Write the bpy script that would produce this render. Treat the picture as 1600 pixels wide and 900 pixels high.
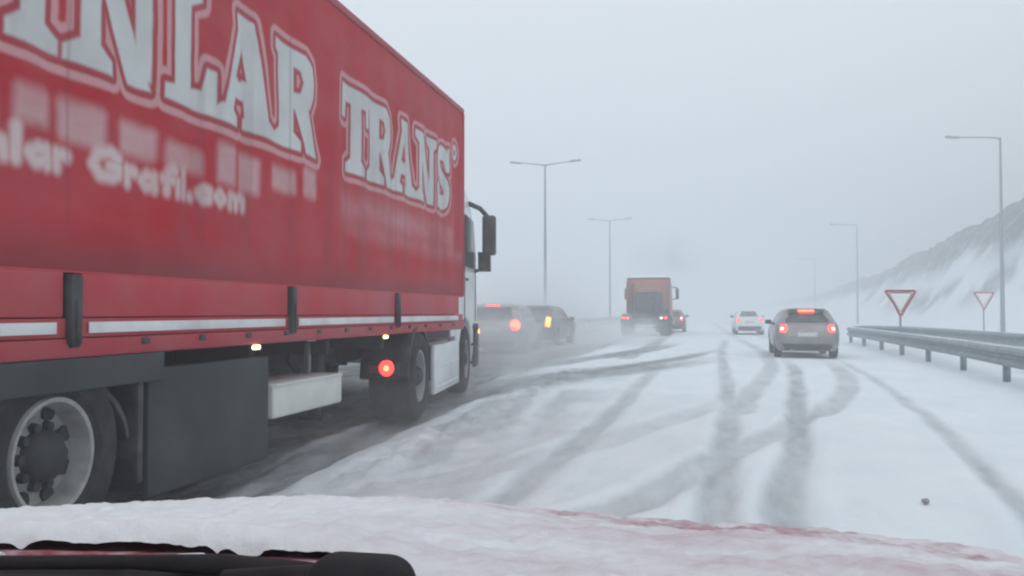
import bpy, bmesh, math, random
import numpy as np
from mathutils import Vector, Matrix, noise

for o in list(bpy.data.objects):
    bpy.data.objects.remove(o)
S = bpy.context.scene
COL = S.collection
random.seed(7)
R = math.radians

# ------------------------------------------------------------------ camera
CAMH = 1.25
cam_d = bpy.data.cameras.new('camera')
cam_d.sensor_width = 36.0
cam_d.lens = 1400 * 36 / 1600.0
cam_d.clip_start = 0.05
cam_d.clip_end = 4000
cam = bpy.data.objects.new('camera', cam_d)
COL.objects.link(cam)
cam.location = (0, 0, CAMH)
cam.rotation_euler = (R(90) + math.atan(37 / 1400.), 0, math.atan(290 / 1400.))
S.camera = cam

# ------------------------------------------------------------------ world, sun, exposure
SUN_EL, SUN_AZ = R(38), R(200)
W = bpy.data.worlds.new('World')
S.world = W
W.use_nodes = True
nt = W.node_tree
for n in list(nt.nodes):
    nt.nodes.remove(n)
wo = nt.nodes.new('ShaderNodeOutputWorld')
bg = nt.nodes.new('ShaderNodeBackground')
sky = nt.nodes.new('ShaderNodeTexSky')
sky.sky_type = 'NISHITA'
sky.sun_disc = False
sky.sun_elevation = SUN_EL
sky.sun_rotation = SUN_AZ
sky.dust_density = 5.0
hs = nt.nodes.new('ShaderNodeHueSaturation')
hs.inputs['Saturation'].default_value = 0.25
mx = nt.nodes.new('ShaderNodeMix')
mx.data_type = 'RGBA'
mx.inputs[0].default_value = 0.93
mx.inputs[7].default_value = (6.28, 6.55, 6.88, 1)     # the flat overcast cloud deck
nt.links.new(sky.outputs[0], hs.inputs['Color'])
nt.links.new(hs.outputs[0], mx.inputs[6])
nt.links.new(mx.outputs[2], bg.inputs[0])
bg.inputs[1].default_value = 0.1
nt.links.new(bg.outputs[0], wo.inputs[0])

sun_d = bpy.data.lights.new('sun', 'SUN')
sun_d.energy = 0.5
sun_d.angle = R(40)
sun_d.color = (1.0, 0.97, 0.93)
sun = bpy.data.objects.new('sun', sun_d)
COL.objects.link(sun)
sun.location = (20, -20, 60)
sun.rotation_euler = (R(90) - SUN_EL, 0, R(180) - SUN_AZ + R(20))

S.view_settings.view_transform = 'Standard'
S.view_settings.look = 'None'
S.view_settings.exposure = 0.62
S.view_settings.gamma = 1.0
S.view_settings.use_curve_mapping = False
S.render.engine = 'CYCLES'
S.cycles.max_bounces = 8
S.cycles.volume_bounces = 3
S.cycles.use_denoising = True
S.cycles.volume_step_rate = 4.0
S.cycles.filter_width = 2.2
S.render.filter_size = 2.2

# ------------------------------------------------------------------ materials
def ramp(nt, fac, stops):
    r = nt.nodes.new('ShaderNodeValToRGB')
    el = r.color_ramp.elements
    el[0].position, el[0].color = stops[0][0], (*stops[0][1], 1)
    el[1].position, el[1].color = stops[-1][0], (*stops[-1][1], 1)
    for p, c in stops[1:-1]:
        e = el.new(p)
        e.color = (*c, 1)
    nt.links.new(fac, r.inputs[0])
    return r.outputs[0]

def noise_tex(nt, scale, detail=4, rough=.55, coord='Object', stretch=None):
    tc = nt.nodes.new('ShaderNodeTexCoord')
    n = nt.nodes.new('ShaderNodeTexNoise')
    n.inputs['Scale'].default_value = scale
    n.inputs['Detail'].default_value = detail
    n.inputs['Roughness'].default_value = rough
    src = tc.outputs[coord]
    if stretch:
        m = nt.nodes.new('ShaderNodeMapping')
        m.inputs['Scale'].default_value = stretch
        nt.links.new(src, m.inputs[0])
        src = m.outputs[0]
    nt.links.new(src, n.inputs['Vector'])
    return n.outputs['Fac']

def mixc(nt, fac, a, b):
    m = nt.nodes.new('ShaderNodeMix')
    m.data_type = 'RGBA'
    for sock, v in ((m.inputs[0], fac), (m.inputs[6], a), (m.inputs[7], b)):
        if isinstance(v, (int, float)):
            sock.default_value = v
        elif isinstance(v, tuple):
            sock.default_value = (*v, 1) if len(v) == 3 else v
        else:
            nt.links.new(v, sock)
    return m.outputs[2]

def rng(nt, v, a, b, c=0., d=1., smooth=False):
    m = nt.nodes.new('ShaderNodeMapRange')
    if smooth:
        m.interpolation_type = 'SMOOTHSTEP'
    nt.links.new(v, m.inputs[0])
    for i, x in enumerate((a, b, c, d)):
        m.inputs[i + 1].default_value = x
    return m.outputs[0]

def attr(nt, name):
    a = nt.nodes.new('ShaderNodeAttribute')
    a.attribute_name = name
    return a.outputs['Fac']

def bump(nt, h, strength, dist, bsdf):
    b = nt.nodes.new('ShaderNodeBump')
    b.inputs['Strength'].default_value = strength
    b.inputs['Distance'].default_value = dist
    nt.links.new(h, b.inputs['Height'])
    nt.links.new(b.outputs[0], bsdf.inputs['Normal'])

def newmat(name):
    m = bpy.data.materials.new(name)
    m.use_nodes = True
    return m, m.node_tree, m.node_tree.nodes['Principled BSDF']

def mat(name, col, rough=.5, metal=0., dirt=(.45, .46, .48), amount=.25, scale=3., emit=None, power=0., bmp=0., coat=0.):
    m, nt, b = newmat(name)
    f = noise_tex(nt, scale, 6, .6)
    f = rng(nt, f, .42, .72, 0, amount)
    c = mixc(nt, f, col, dirt)
    nt.links.new(c, b.inputs['Base Color'])
    b.inputs['Roughness'].default_value = rough
    b.inputs['Metallic'].default_value = metal
    if coat:
        b.inputs['Coat Weight'].default_value = coat
    if emit:
        b.inputs['Emission Color'].default_value = (*emit, 1)
        b.inputs['Emission Strength'].default_value = power
    if bmp:
        bump(nt, noise_tex(nt, scale * 8, 4), bmp, .01, b)
    return m

M = {}
M['black_plastic'] = mat('black_plastic', (.02, .022, .025), .6, dirt=(.2, .2, .21), amount=.35, scale=5)
M['cowl_black'] = mat('cowl_black', (.004, .004, .006), .85, dirt=(.05, .03, .035), amount=.3, scale=18)
M['underbody'] = mat('underbody', (.022, .024, .026), .8, dirt=(.10, .10, .11), amount=.5, scale=3)
M['skirt_grey'] = mat('skirt_grey', (.026, .031, .034), .7, dirt=(.09, .10, .105), amount=.5, scale=1.6)
M['tyre'] = mat('tyre', (.012, .012, .013), .9, dirt=(.12, .12, .125), amount=.3, scale=6, bmp=.4)
M['rim_steel'] = mat('rim_steel', (.36, .36, .36), .6, .15, dirt=(.16, .15, .15), amount=.7, scale=7)
M['galvanised'] = mat('galvanised', (.20, .24, .26), .5, .5, dirt=(.45, .48, .5), amount=.5, scale=4)
M['pole_paint'] = mat('pole_paint', (.17, .19, .21), .55, .2, dirt=(.4, .42, .44), amount=.4, scale=2)
M['rail_red'] = mat('rail_red', (.38, .02, .035), .6, dirt=(.34, .16, .18), amount=.5, scale=1.3)
M['board_red'] = mat('board_red', (.46, .016, .028), .55, dirt=(.36, .15, .17), amount=.5, scale=1.1)
M['reflective_white'] = mat('reflective_white', (.72, .73, .74), .4, dirt=(.45, .40, .41), amount=.7, scale=3)
M['truck_white'] = mat('truck_white', (.76, .78, .80), .35, dirt=(.46, .45, .46), amount=.5, scale=2, coat=.3)
M['box_cream'] = mat('box_cream', (.66, .67, .63), .5, dirt=(.36, .35, .34), amount=.4, scale=4)
M['dark_glass'] = mat('dark_glass', (.025, .03, .035), .15, dirt=(.3, .32, .34), amount=.25, scale=3)
M['grey_paint'] = mat('grey_paint', (.20, .19, .19), .35, .3, dirt=(.42, .42, .43), amount=.45, scale=3, coat=.4)
M['white_paint'] = mat('white_paint', (.72, .74, .76), .35, dirt=(.5, .5, .5), amount=.4, scale=3, coat=.4)
M['silver_paint'] = mat('silver_paint', (.26, .25, .26), .35, .2, dirt=(.5, .5, .5), amount=.5, scale=3, coat=.3)
M['dark_paint'] = mat('dark_paint', (.02, .023, .027), .4, dirt=(.2, .2, .21), amount=.3, scale=3, coat=.4)
M['maroon_paint'] = mat('maroon_paint', (.16, .03, .045), .35, dirt=(.4, .3, .32), amount=.4, scale=3, coat=.4)
M['ego_red'] = mat('ego_red', (.26, .03, .05), .35, dirt=(.6, .5, .54), amount=.8, scale=22, coat=.5)
M['orange_paint'] = mat('orange_paint', (.44, .095, .03), .5, dirt=(.20, .10, .08), amount=.6, scale=1.6)
M['sign_red'] = mat('sign_red', (.55, .02, .04), .4, dirt=(.6, .4, .42), amount=.3, scale=6)
M['sign_white'] = mat('sign_white', (.84, .82, .83), .5, dirt=(.74, .70, .72), amount=.4, scale=6)
M['plate'] = mat('plate', (.55, .56, .57), .5, dirt=(.3, .3, .3), amount=.6, scale=14)
M['red_lamp'] = mat('red_lamp', (.5, .02, .02), .3, emit=(1, .035, .03), power=3.0, amount=0)
M['red_lamp_bright'] = mat('red_lamp_bright', (.5, .04, .03), .3, emit=(1, .075, .03), power=8, amount=0)
M['red_lamp_dim'] = mat('red_lamp_dim', (.5, .02, .03), .3, emit=(1, .03, .06), power=1.2, amount=0)
M['pink_lamp'] = mat('pink_lamp', (.6, .3, .3), .3, emit=(1, .42, .40), power=3.4, amount=0)
M['orange_lamp'] = mat('orange_lamp', (.6, .2, .03), .3, emit=(1, .17, .015), power=9, amount=0)
M['marker_lamp'] = mat('marker_lamp', (.7, .6, .3), .3, emit=(1, .78, .4), power=3, amount=0)
M['lamp_glass'] = mat('lamp_glass', (.5, .52, .55), .2, amount=.1)
M['twig'] = mat('twig', (.05, .045, .04), .9, dirt=(.5, .52, .55), amount=.8, scale=9)

def snow_mat(name, attribute=False):
    m, nt, b = newmat(name)
    n1 = noise_tex(nt, 1.3, 6, .6, stretch=(1, .5, 1))
    base = mixc(nt, rng(nt, n1, .35, .7), (.70, .765, .80), (.79, .835, .86))
    if attribute:
        n2 = noise_tex(nt, 3.2, 6, .65, stretch=(1.6, .35, 1))
        tr = attr(nt, 'track')
        mm = nt.nodes.new('ShaderNodeMath'); mm.operation = 'MULTIPLY'
        nt.links.new(tr, mm.inputs[0]); nt.links.new(rng(nt, n2, .3, .7, .62, 1.2), mm.inputs[1])
        base = mixc(nt, mm.outputs[0], base, (.30, .325, .345))
        dr = attr(nt, 'dirt')
        m2 = nt.nodes.new('ShaderNodeMath'); m2.operation = 'MULTIPLY'
        nt.links.new(dr, m2.inputs[0]); nt.links.new(rng(nt, n2, .3, .7, .55, 1.2), m2.inputs[1])
        base = mixc(nt, m2.outputs[0], base, (.075, .077, .08))
    nt.links.new(base, b.inputs['Base Color'])
    b.inputs['Roughness'].default_value = .75
    h = noise_tex(nt, 9, 8, .62)
    bump(nt, h, .35, .06, b)
    return m
M['snow'] = snow_mat('snow')
M['snow_road'] = snow_mat('snow_road', True)

# ------------------------------------------------------------------ mesh helpers
class MB:
    def __init__(s):
        s.v, s.f, s.mi = [], [], []
    def add(s, vs, fs, mi=0):
        k = len(s.v)
        s.v += [tuple(v) for v in vs]
        s.f += [tuple(i + k for i in f) for f in fs]
        s.mi += [mi] * len(fs)
        return s
    def box(s, c, d, bevel=0., rot=None, taper=None, seg=2):
        bm = bmesh.new()
        bmesh.ops.create_cube(bm, size=1)
        for v in bm.verts:
            t = taper if (taper and v.co.z > 0) else (1, 1)
            v.co = Vector((v.co.x * d[0] * t[0], v.co.y * d[1] * t[1], v.co.z * d[2]))
        if bevel:
            bmesh.ops.bevel(bm, geom=bm.edges[:], offset=bevel, segments=seg, affect='EDGES', profile=.5)
        mt = Matrix.Translation(c)
        if rot:
            mt = mt @ rot
        bm.verts.index_update()
        s.add([mt @ v.co for v in bm.verts], [[v.index for v in f.verts] for f in bm.faces])
        bm.free()
        return s
    def tube(s, pts, rad, seg=10, cap=True):
        pts = [Vector(p) for p in pts]
        if not hasattr(rad, '__len__'):
            rad = [rad] * len(pts)
        vs, fs = [], []
        up = None
        for i, p in enumerate(pts):
            d = (pts[min(i + 1, len(pts) - 1)] - pts[max(i - 1, 0)]).normalized()
            if up is None:
                up = Vector((0, 0, 1)) if abs(d.z) < .9 else Vector((1, 0, 0))
            a = d.cross(up).normalized()
            b = d.cross(a).normalized()
            up = a.cross(d)
            for j in range(seg):
                t = 2 * math.pi * j / seg
                vs.append(p + (a * math.cos(t) + b * math.sin(t)) * rad[i])
        for i in range(len(pts) - 1):
            for j in range(seg):
                k = (j + 1) % seg
                fs.append((i * seg + j, i * seg + k, (i + 1) * seg + k, (i + 1) * seg + j))
        if cap:
            fs.append(tuple(range(seg))[::-1])
            fs.append(tuple((len(pts) - 1) * seg + j for j in range(seg)))
        return s.add(vs, fs)
    def lathe(s, prof, c, axis='X', seg=32, close=False):
        # prof: (along axis, radius)
        vs, fs = [], []
        n = len(prof)
        for j in range(seg):
            t = 2 * math.pi * j / seg
            for a, r in prof:
                p = {'X': (a, r * math.cos(t), r * math.sin(t)), 'Y': (r * math.cos(t), a, r * math.sin(t)),
                     'Z': (r * math.cos(t), r * math.sin(t), a)}[axis]
                vs.append((p[0] + c[0], p[1] + c[1], p[2] + c[2]))
        for j in range(seg):
            k = (j + 1) % seg
            for i in range(n if close else n - 1):
                i2 = (i + 1) % n
                fs.append((j * n + i, j * n + i2, k * n + i2, k * n + i))
        return s.add(vs, fs)
    def prism(s, poly, axis, a, b):
        # poly: 2D points; extruded along axis from a to b
        def P(u, v, w):
            return {'X': (w, u, v), 'Y': (u, w, v), 'Z': (u, v, w)}[axis]
        n = len(poly)
        vs = [P(u, v, a) for u, v in poly] + [P(u, v, b) for u, v in poly]
        fs = [tuple(range(n)), tuple(range(2 * n - 1, n - 1, -1))]
        fs += [(i, (i + 1) % n, n + (i + 1) % n, n + i) for i in range(n)]
        return s.add(vs, fs)
    def build(s, name, m, parent=None, smooth=True, angle=35):
        me = bpy.data.meshes.new(name)
        me.from_pydata(s.v, [], s.f)
        bm = bmesh.new(); bm.from_mesh(me)
        bmesh.ops.remove_doubles(bm, verts=bm.verts, dist=1e-5)
        bmesh.ops.recalc_face_normals(bm, faces=bm.faces)
        bm.to_mesh(me); bm.free()
        me.materials.append(M[m] if isinstance(m, str) else m)
        if smooth:
            me.polygons.foreach_set('use_smooth', [True] * len(me.polygons))
            me.set_sharp_from_angle(angle=R(angle))
        o = bpy.data.objects.new(name, me)
        COL.objects.link(o)
        if parent:
            o.parent = parent
        return o

def tag(o, label=None, cat=None, group=None, kind=None):
    if label: o['label'] = label
    if cat: o['category'] = cat
    if group: o['group'] = group
    if kind: o['kind'] = kind
    return o

def empty(name, loc, rz=0.):
    o = bpy.data.objects.new(name, None)
    o.empty_display_size = .3
    COL.objects.link(o)
    o.location = loc
    o.rotation_euler = (0, 0, rz)
    return o

def copy_tree(o, parent=None):
    c = o.copy(); COL.objects.link(c); c.parent = parent
    for ch in [x for x in bpy.data.objects if x.parent == o and x != c]:
        copy_tree(ch, c)
    return c

def grid_mesh(name, X, Y, Z, m, attrs=None, parent=None, flip=False):
    """X, Y, Z arrays of shape (rows, cols)"""
    r, c = X.shape
    co = np.stack([X, Y, Z], -1).reshape(-1, 3).astype(np.float32)
    idx = np.arange(r * c).reshape(r, c)
    q = np.stack([idx[:-1, :-1], idx[:-1, 1:], idx[1:, 1:], idx[1:, :-1]], -1).reshape(-1, 4)
    if flip:
        q = q[:, ::-1]
    me = bpy.data.meshes.new(name)
    me.vertices.add(len(co)); me.vertices.foreach_set('co', co.ravel())
    me.loops.add(q.size); me.loops.foreach_set('vertex_index', q.ravel().astype(np.int32))
    me.polygons.add(len(q))
    me.polygons.foreach_set('loop_start', np.arange(0, q.size, 4, dtype=np.int32))
    me.polygons.foreach_set('loop_total', np.full(len(q), 4, dtype=np.int32))
    me.update(calc_edges=True)
    me.polygons.foreach_set('use_smooth', [True] * len(q))
    for k, v in (attrs or {}).items():
        a = me.attributes.new(k, 'FLOAT', 'POINT')
        a.data.foreach_set('value', v.ravel().astype(np.float32))
    me.materials.append(M[m] if isinstance(m, str) else m)
    o = bpy.data.objects.new(name, me)
    COL.objects.link(o)
    if parent: o.parent = parent
    return o

_rs = np.random.RandomState(3)
_lat = _rs.rand(256, 256)
def vnoise(x, y, octaves=4, seed=0):
    out = np.zeros_like(x, dtype=float); amp = 1.; tot = 0.
    for k in range(octaves):
        xx = x * 2 ** k + seed * 17.3 + k * 31.7; yy = y * 2 ** k + seed * 9.1 + k * 11.3
        xi = np.floor(xx).astype(int); yi = np.floor(yy).astype(int)
        fx = xx - xi; fy = yy - yi
        fx = fx * fx * (3 - 2 * fx); fy = fy * fy * (3 - 2 * fy)
        a = _lat[xi % 256, yi % 256]; b = _lat[(xi + 1) % 256, yi % 256]
        c = _lat[xi % 256, (yi + 1) % 256]; d = _lat[(xi + 1) % 256, (yi + 1) % 256]
        out += amp * ((a * (1 - fx) + b * fx) * (1 - fy) + (c * (1 - fx) + d * fx) * fy)
        tot += amp; amp *= .5
    return out / tot

def sstep(a, b, x):
    t = np.clip((x - a) / (b - a), 0, 1)
    return t * t * (3 - 2 * t)

def seg_dist(px, py, pts):
    d = np.full(px.shape, 1e9)
    for (ax, ay), (bx, by) in zip(pts[:-1], pts[1:]):
        vx, vy = bx - ax, by - ay
        t = np.clip(((px - ax) * vx + (py - ay) * vy) / (vx * vx + vy * vy), 0, 1)
        d = np.minimum(d, np.hypot(px - ax - t * vx, py - ay - t * vy))
    return d

def catmull(pts, n=8):
    P = [pts[0]] + list(pts) + [pts[-1]]
    out = []
    for i in range(1, len(P) - 2):
        p0, p1, p2, p3 = (np.array(P[i + k], float) for k in (-1, 0, 1, 2))
        for t in np.linspace(0, 1, n, endpoint=False):
            out.append(tuple(.5 * ((2 * p1) + (-p0 + p2) * t + (2 * p0 - 5 * p1 + 4 * p2 - p3) * t * t + (-p0 + 3 * p1 - 3 * p2 + p3) * t ** 3)))
    out.append(tuple(pts[-1]))
    return out

# ------------------------------------------------------------------ ground, road
TRACKS = [  # (points, half width, strength, dirt)
    ([(-1.31, 3.0), (-1.28, 5.77), (-1.24, 6.71), (-1.15, 8.83), (-1.05, 11.51), (-.98, 15.66), (-.93, 19.07), (-.8, 26)], .15, .62, 0.),
    ([(.05, 3), (.11, 5.77), (.15, 6.62), (.25, 8.48), (.38, 11.8), (.48, 15.96), (.62, 23.09), (.79, 31.03), (1.3, 42)], .15, .72, 0.),
    ([(.3, 3), (.52, 5.86), (.7, 7.25), (.93, 9.04), (1.23, 11.98), (1.67, 16.21), (2.08, 20.79), (2.2, 25)], .15, .85, 0.),
    ([(1.5, 3), (1.99, 6.16), (2.21, 7.7), (2.47, 9.81), (2.82, 13.12), (3.17, 17.25), (3.47, 22.83), (3.5, 26)], .10, .66, 0.),
    ([(.5, 11.5), (.93, 15.38), (1.37, 18.57), (1.69, 21.93), (1.97, 27.96), (1.95, 34.18), (1.8, 43)], .20, .62, 0.),
    ([(-1.6, 4.2), (-.59, 5.62), (-.23, 6.54), (.1, 7.73), (.54, 8.95), (1.16, 10.92), (1.73, 12.48), (2.54, 16.39), (3.05, 20.99), (3.2, 25)], .20, .66, 0.),
    ([(-2.4, 5.6), (-1.1, 8.2), (-.72, 9.4), (-.23, 10.96), (.33, 12.61), (1.2, 16)], .26, .34, 0.),
    ([(-3.0, 4.5), (-2.5, 6.2), (-1.9, 8.2), (-1.2, 11.2)], .35, .30, 0.),
    ([(-3.05, 3), (-3.15, 5.48), (-3.22, 7.19), (-3.28, 9.38), (-3.32, 13.87), (-2.86, 16.8), (-1.82, 19.98), (-.51, 24.43), (.6, 30)], .30, 1., .62),
    ([(-3.6, 3), (-3.64, 5.6), (-3.9, 7.41), (-4.0, 9.5), (-4.1, 20)], .42, 1., .85),
    ([(-5.3, 3), (-5.3, 12), (-5.4, 20), (-5.7, 45)], .5, 1., .6),
    ([(-4.9, 12), (-4.4, 17), (-3.3, 22), (-1.9, 28), (-.9, 36)], .5, 1., .35),
    ([(-4.4, 11), (-3.4, 14.0), (-2.6, 16.8), (-1.7, 19.2), (-.8, 21.6), (.2, 24.5)], .85, 1., .50),
    ([(-6.4, 3), (-6.4, 20), (-6.6, 60)], .35, .8, .3),
    ([(-3.6, 20), (-3.4, 30), (-3.35, 46), (-3.3, 90)], .28, .8, .2),
    ([(-1.9, 24), (-1.7, 32), (-1.6, 46), (-1.6, 90)], .28, .8, .2),
    ([(1.9, 44), (1.7, 70), (1.6, 120)], .2, .6, 0.),
    ([(3.2, 44), (3.0, 70), (2.9, 120)], .2, .6, 0.),
]
def ground_fields(X, Y):
    wob = (vnoise(X * 1.7, Y * .9, 3, 5) - .5)
    track = np.zeros_like(X); dirt = np.zeros_like(X); depth = np.zeros_like(X)
    for pts, hw, st, dr in TRACKS:
        cp = catmull(pts, 6)
        xs = [p[0] for p in pts]; ys = [p[1] for p in pts]
        m = (X > min(xs) - 1.5) & (X < max(xs) + 1.5) & (Y > min(ys) - 1.5) & (Y < max(ys) + 1.5)
        if not m.any():
            continue
        d = seg_dist(X[m] + wob[m] * .10, Y[m], cp)
        hw = hw * .86
        edge = .045 + .002 * Y[m] if hw < .5 else .45
        k = 1 - sstep(hw - edge, hw + edge, d)
        fade = 1 - sstep(max(ys) - 5, max(ys), Y[m]) * .8
        # worn patches: snow still lies in parts of the rut
        patch = .72 + .70 * (vnoise(X[m] * 2.2, Y[m] * .8, 4, 9 + hw * 10) - .35)
        track[m] = np.maximum(track[m], k * st * fade * np.clip(patch, .35, 1.05))
        dirt[m] = np.maximum(dirt[m], k * dr * fade * np.clip(patch, .3, 1.1))
        dp = -.035 * k * st + .018 * np.exp(-((d - hw - .12) / .07) ** 2) * st
        depth[m] += np.where(np.abs(dp) > np.abs(depth[m]) * .3, dp, 0)
    crumb = vnoise(X * 8, Y * 6, 4, 41) - .45
    depth += crumb * (.030 * track + .07 * dirt) * (1 - sstep(14, 30, Y))
    depth = np.clip(depth, -.06, .05) * (1 - .85 * sstep(10, 22, Y))
    # slush thrown out beside the lorry: a lumpy bank
    bank = np.exp(-((X + 2.45 + .012 * (Y - 6)) / .33) ** 2) * sstep(3, 5, Y) * (1 - sstep(17, 21, Y))
    lump = vnoise(X * 6, Y * 4.5, 4, 2)
    depth += bank * (.02 + .26 * np.clip(lump - .42, 0, 1))
    # brown slush carpet below and beside the lorry
    zone = (1 - sstep(-3.75, -3.15, X + (lump - .5) * .6)) * (1 - sstep(-13, -10, -X) * 0) * (1 - sstep(24, 40, Y))
    zone *= sstep(-9.0, -7.5, X)
    rid = np.clip((vnoise(X * 4.2 + Y * .1, Y * .45, 4, 27) - .45) * 3.5, 0, .75) * sstep(-4.6, -3.6, X)
    zone *= 1 - rid
    dirt = np.maximum(dirt, zone * np.clip(.55 + 1.0 * (lump - .35) + .3 * sstep(3.2, 4.0, -X), 0, 1.))
    track = np.maximum(track, zone * .8)
    # streaky grey slush between the lorry's ruts and the cleaner snow
    mid = sstep(-3.2, -2.6, X) * (1 - sstep(-2.1, -.9, X)) * sstep(3, 5, Y) * (1 - sstep(16, 26, Y))
    streak = vnoise(X * 3.4 + Y * .25, Y * .55, 4, 17)
    track = np.maximum(track, mid * np.clip((streak - .42) * 2.2, 0, .5))
    fine = (vnoise(X * 3.1, Y * 2.2, 5, 1) - .5) * .035 + (vnoise(X * .6, Y * .35, 3, 4) - .5) * .04
    # verge right of the traffic lanes is deeper, rougher snow
    verge = sstep(5.6, 6.6, X)
    rough = (vnoise(X * 1.3, Y * 1.3, 4, 8) - .4) * .32
    Z = fine * (1 + 0 * X) + depth + verge * np.clip(rough, -.03, .3) * (1 - sstep(60, 120, Y))
    return Z, track, dirt

def spaced(bounds):
    out = []
    for a, b, st in bounds:
        out += list(np.arange(a, b, st))
    out.append(bounds[-1][1])
    return np.array(out)
ys = []
y = -40.
while y < 2.0:
    ys.append(y); y += 3 if y < -3 else .5
while y < 1200:
    ys.append(y); y += max(.045, .0085 * y * (1 + y / 250.))
ys = np.array(ys)
def ground_part(name, xs, kindlabel=None):
    X, Y = np.meshgrid(xs, ys)
    Z, tr, di = ground_fields(X, Y)
    o = grid_mesh(name, X, Y, Z, 'snow_road', {'track': tr, 'dirt': di})
    o['kind'] = 'structure'
    return o
ground_part('road', spaced([(-9.2, -6, .12), (-6, 4.2, .045), (4.2, 5.6, .10)]))
ground_part('snow_verge', spaced([(5.6, 9.2, .10)]))
ground_part('slip_road', spaced([(9.2, 12.0, .3)]))
ground_part('ground', spaced([(12.0, 20, .6), (20, 40, 2), (40, 100, 8), (100, 700, 50)]))
ground_part('central_reservation', spaced([(-700, -100, 50), (-100, -40, 8), (-40, -20, 2), (-20, -9.2, .5)]))

# ------------------------------------------------------------------ hill
def hill():
    u = np.concatenate([np.arange(15, 50, .6), np.arange(50, 200, 6.)])
    v = np.concatenate([np.arange(20, 260, 1.1), np.arange(260, 900, 10.)])
    X, Y = np.meshgrid(u, v)
    crest = np.interp(Y, [20, 60, 82, 93, 132, 224, 900], [13, 12, 10.7, 9.5, 7.6, 4.8, 3])
    crest = crest * (.93 + .14 * vnoise(Y * .06, Y * 0, 3, 3))
    foot = 18.9 + 1.5 * (vnoise(Y * .03, X * 0 + 4, 2, 6) - .5)
    top = 27 + 3 * (vnoise(Y * .025, X * 0 + 9, 3, 7) - .5)
    t = np.clip((X - foot) / (top - foot), 0, 1)
    gully = (vnoise(X * .18, Y * .22, 6, 11) - .5)
    Z = crest * (t ** 1.15) + gully * 1.7 * np.sin(t * math.pi) ** .7 - .25 * (t <= 0)
    Z += np.clip(X - top, 0, 200) * .10 + (vnoise(X * .9, Y * .7, 5, 51) - .5) * 1.5 * sstep(.45, .9, t)
    rock = np.exp(-((t - .78) / .2) ** 2) * sstep(.25, .42, vnoise(X * .3, Y * .15, 4, 13)) * 1.0
    rock += np.exp(-((t - .92) / .16) ** 2) * 1.1
    band = np.exp(-((t - .5 - .2 * np.sin(Y * .05)) / .12) ** 2) * sstep(.42, .58, vnoise(X * .38, Y * .24, 5, 15)) * .8
    rock = np.clip(np.maximum(rock, band), 0, 1)
    m, nt, b = newmat('hill_snow_and_rock')
    n = noise_tex(nt, .9, 8, .7)
    r = nt.nodes.new('ShaderNodeMath'); r.operation = 'MULTIPLY'
    nt.links.new(attr(nt, 'rock'), r.inputs[0]); nt.links.new(rng(nt, n, .35, .6, .65, 1.2), r.inputs[1])
    nt.links.new(mixc(nt, r.outputs[0], (.76, .81, .84), (.016, .017, .017)), b.inputs['Base Color'])
    b.inputs['Roughness'].default_value = .9
    o = grid_mesh('hill', X, Y, Z, m, {'rock': rock})
    o['kind'] = 'structure'
hill()

# ------------------------------------------------------------------ haze
def haze():
    b = MB().box((0, 0, 0), (1, 1, 1))
    m = bpy.data.materials.new('haze_air'); m.use_nodes = True
    nt = m.node_tree
    for n in list(nt.nodes): nt.nodes.remove(n)
    out = nt.nodes.new('ShaderNodeOutputMaterial')
    pv = nt.nodes.new('ShaderNodeVolumePrincipled')
    pv.inputs['Color'].default_value = (.90, .94, .97, 1)
    pv.inputs['Density'].default_value = 0.0112
    pv.inputs['Anisotropy'].default_value = 0.1
    nt.links.new(pv.outputs[0], out.inputs['Volume'])
    o = b.build('haze', m, smooth=False)
    o.scale = (1500, 1300, 46)
    o.location = (0, 590, 20.0)
    o['kind'] = 'stuff'
    tag(o, 'pale freezing fog filling the air above the motorway', 'haze')
haze()

def spray(name, loc, rad, dens, label, scale=1.0, seedz=0., col=(.86, .88, .90)):
    b = MB()
    bm = bmesh.new(); bmesh.ops.create_icosphere(bm, subdivisions=3, radius=1)
    bm.verts.index_update()
    b.add([v.co for v in bm.verts], [[v.index for v in f.verts] for f in bm.faces]); bm.free()
    m = bpy.data.materials.new('snow_spray_cloud'); m.use_nodes = True
    nt = m.node_tree
    for n in list(nt.nodes): nt.nodes.remove(n)
    out = nt.nodes.new('ShaderNodeOutputMaterial')
    pv = nt.nodes.new('ShaderNodeVolumePrincipled')
    pv.inputs['Color'].default_value = (*col, 1)
    tc = nt.nodes.new('ShaderNodeTexCoord')
    ln = nt.nodes.new('ShaderNodeVectorMath'); ln.operation = 'LENGTH'
    nt.links.new(tc.outputs['Object'], ln.inputs[0])
    fall = rng(nt, ln.outputs['Value'], .15, 1., 1., 0., True)
    mp = nt.nodes.new('ShaderNodeMapping')
    mp.inputs['Location'].default_value = (seedz, seedz * .7, 0)
    mp.inputs['Scale'].default_value = tuple(r * scale for r in rad)
    nt.links.new(tc.outputs['Object'], mp.inputs[0])
    n = nt.nodes.new('ShaderNodeTexNoise'); n.inputs['Scale'].default_value = 1.1; n.inputs['Detail'].default_value = 2
    nt.links.new(mp.outputs[0], n.inputs['Vector'])
    m1 = nt.nodes.new('ShaderNodeMath'); m1.operation = 'MULTIPLY'
    nt.links.new(fall, m1.inputs[0]); nt.links.new(rng(nt, n.outputs['Fac'], .38, .66), m1.inputs[1])
    m2 = nt.nodes.new('ShaderNodeMath'); m2.operation = 'MULTIPLY'; m2.inputs[1].default_value = dens
    nt.links.new(m1.outputs[0], m2.inputs[0])
    nt.links.new(m2.outputs[0], pv.inputs['Density'])
    nt.links.new(pv.outputs[0], out.inputs['Volume'])
    o = b.build(name, m)
    o.location = loc; o.scale = rad
    tag(o, label, 'snow spray', kind='stuff')
    return o
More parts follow.
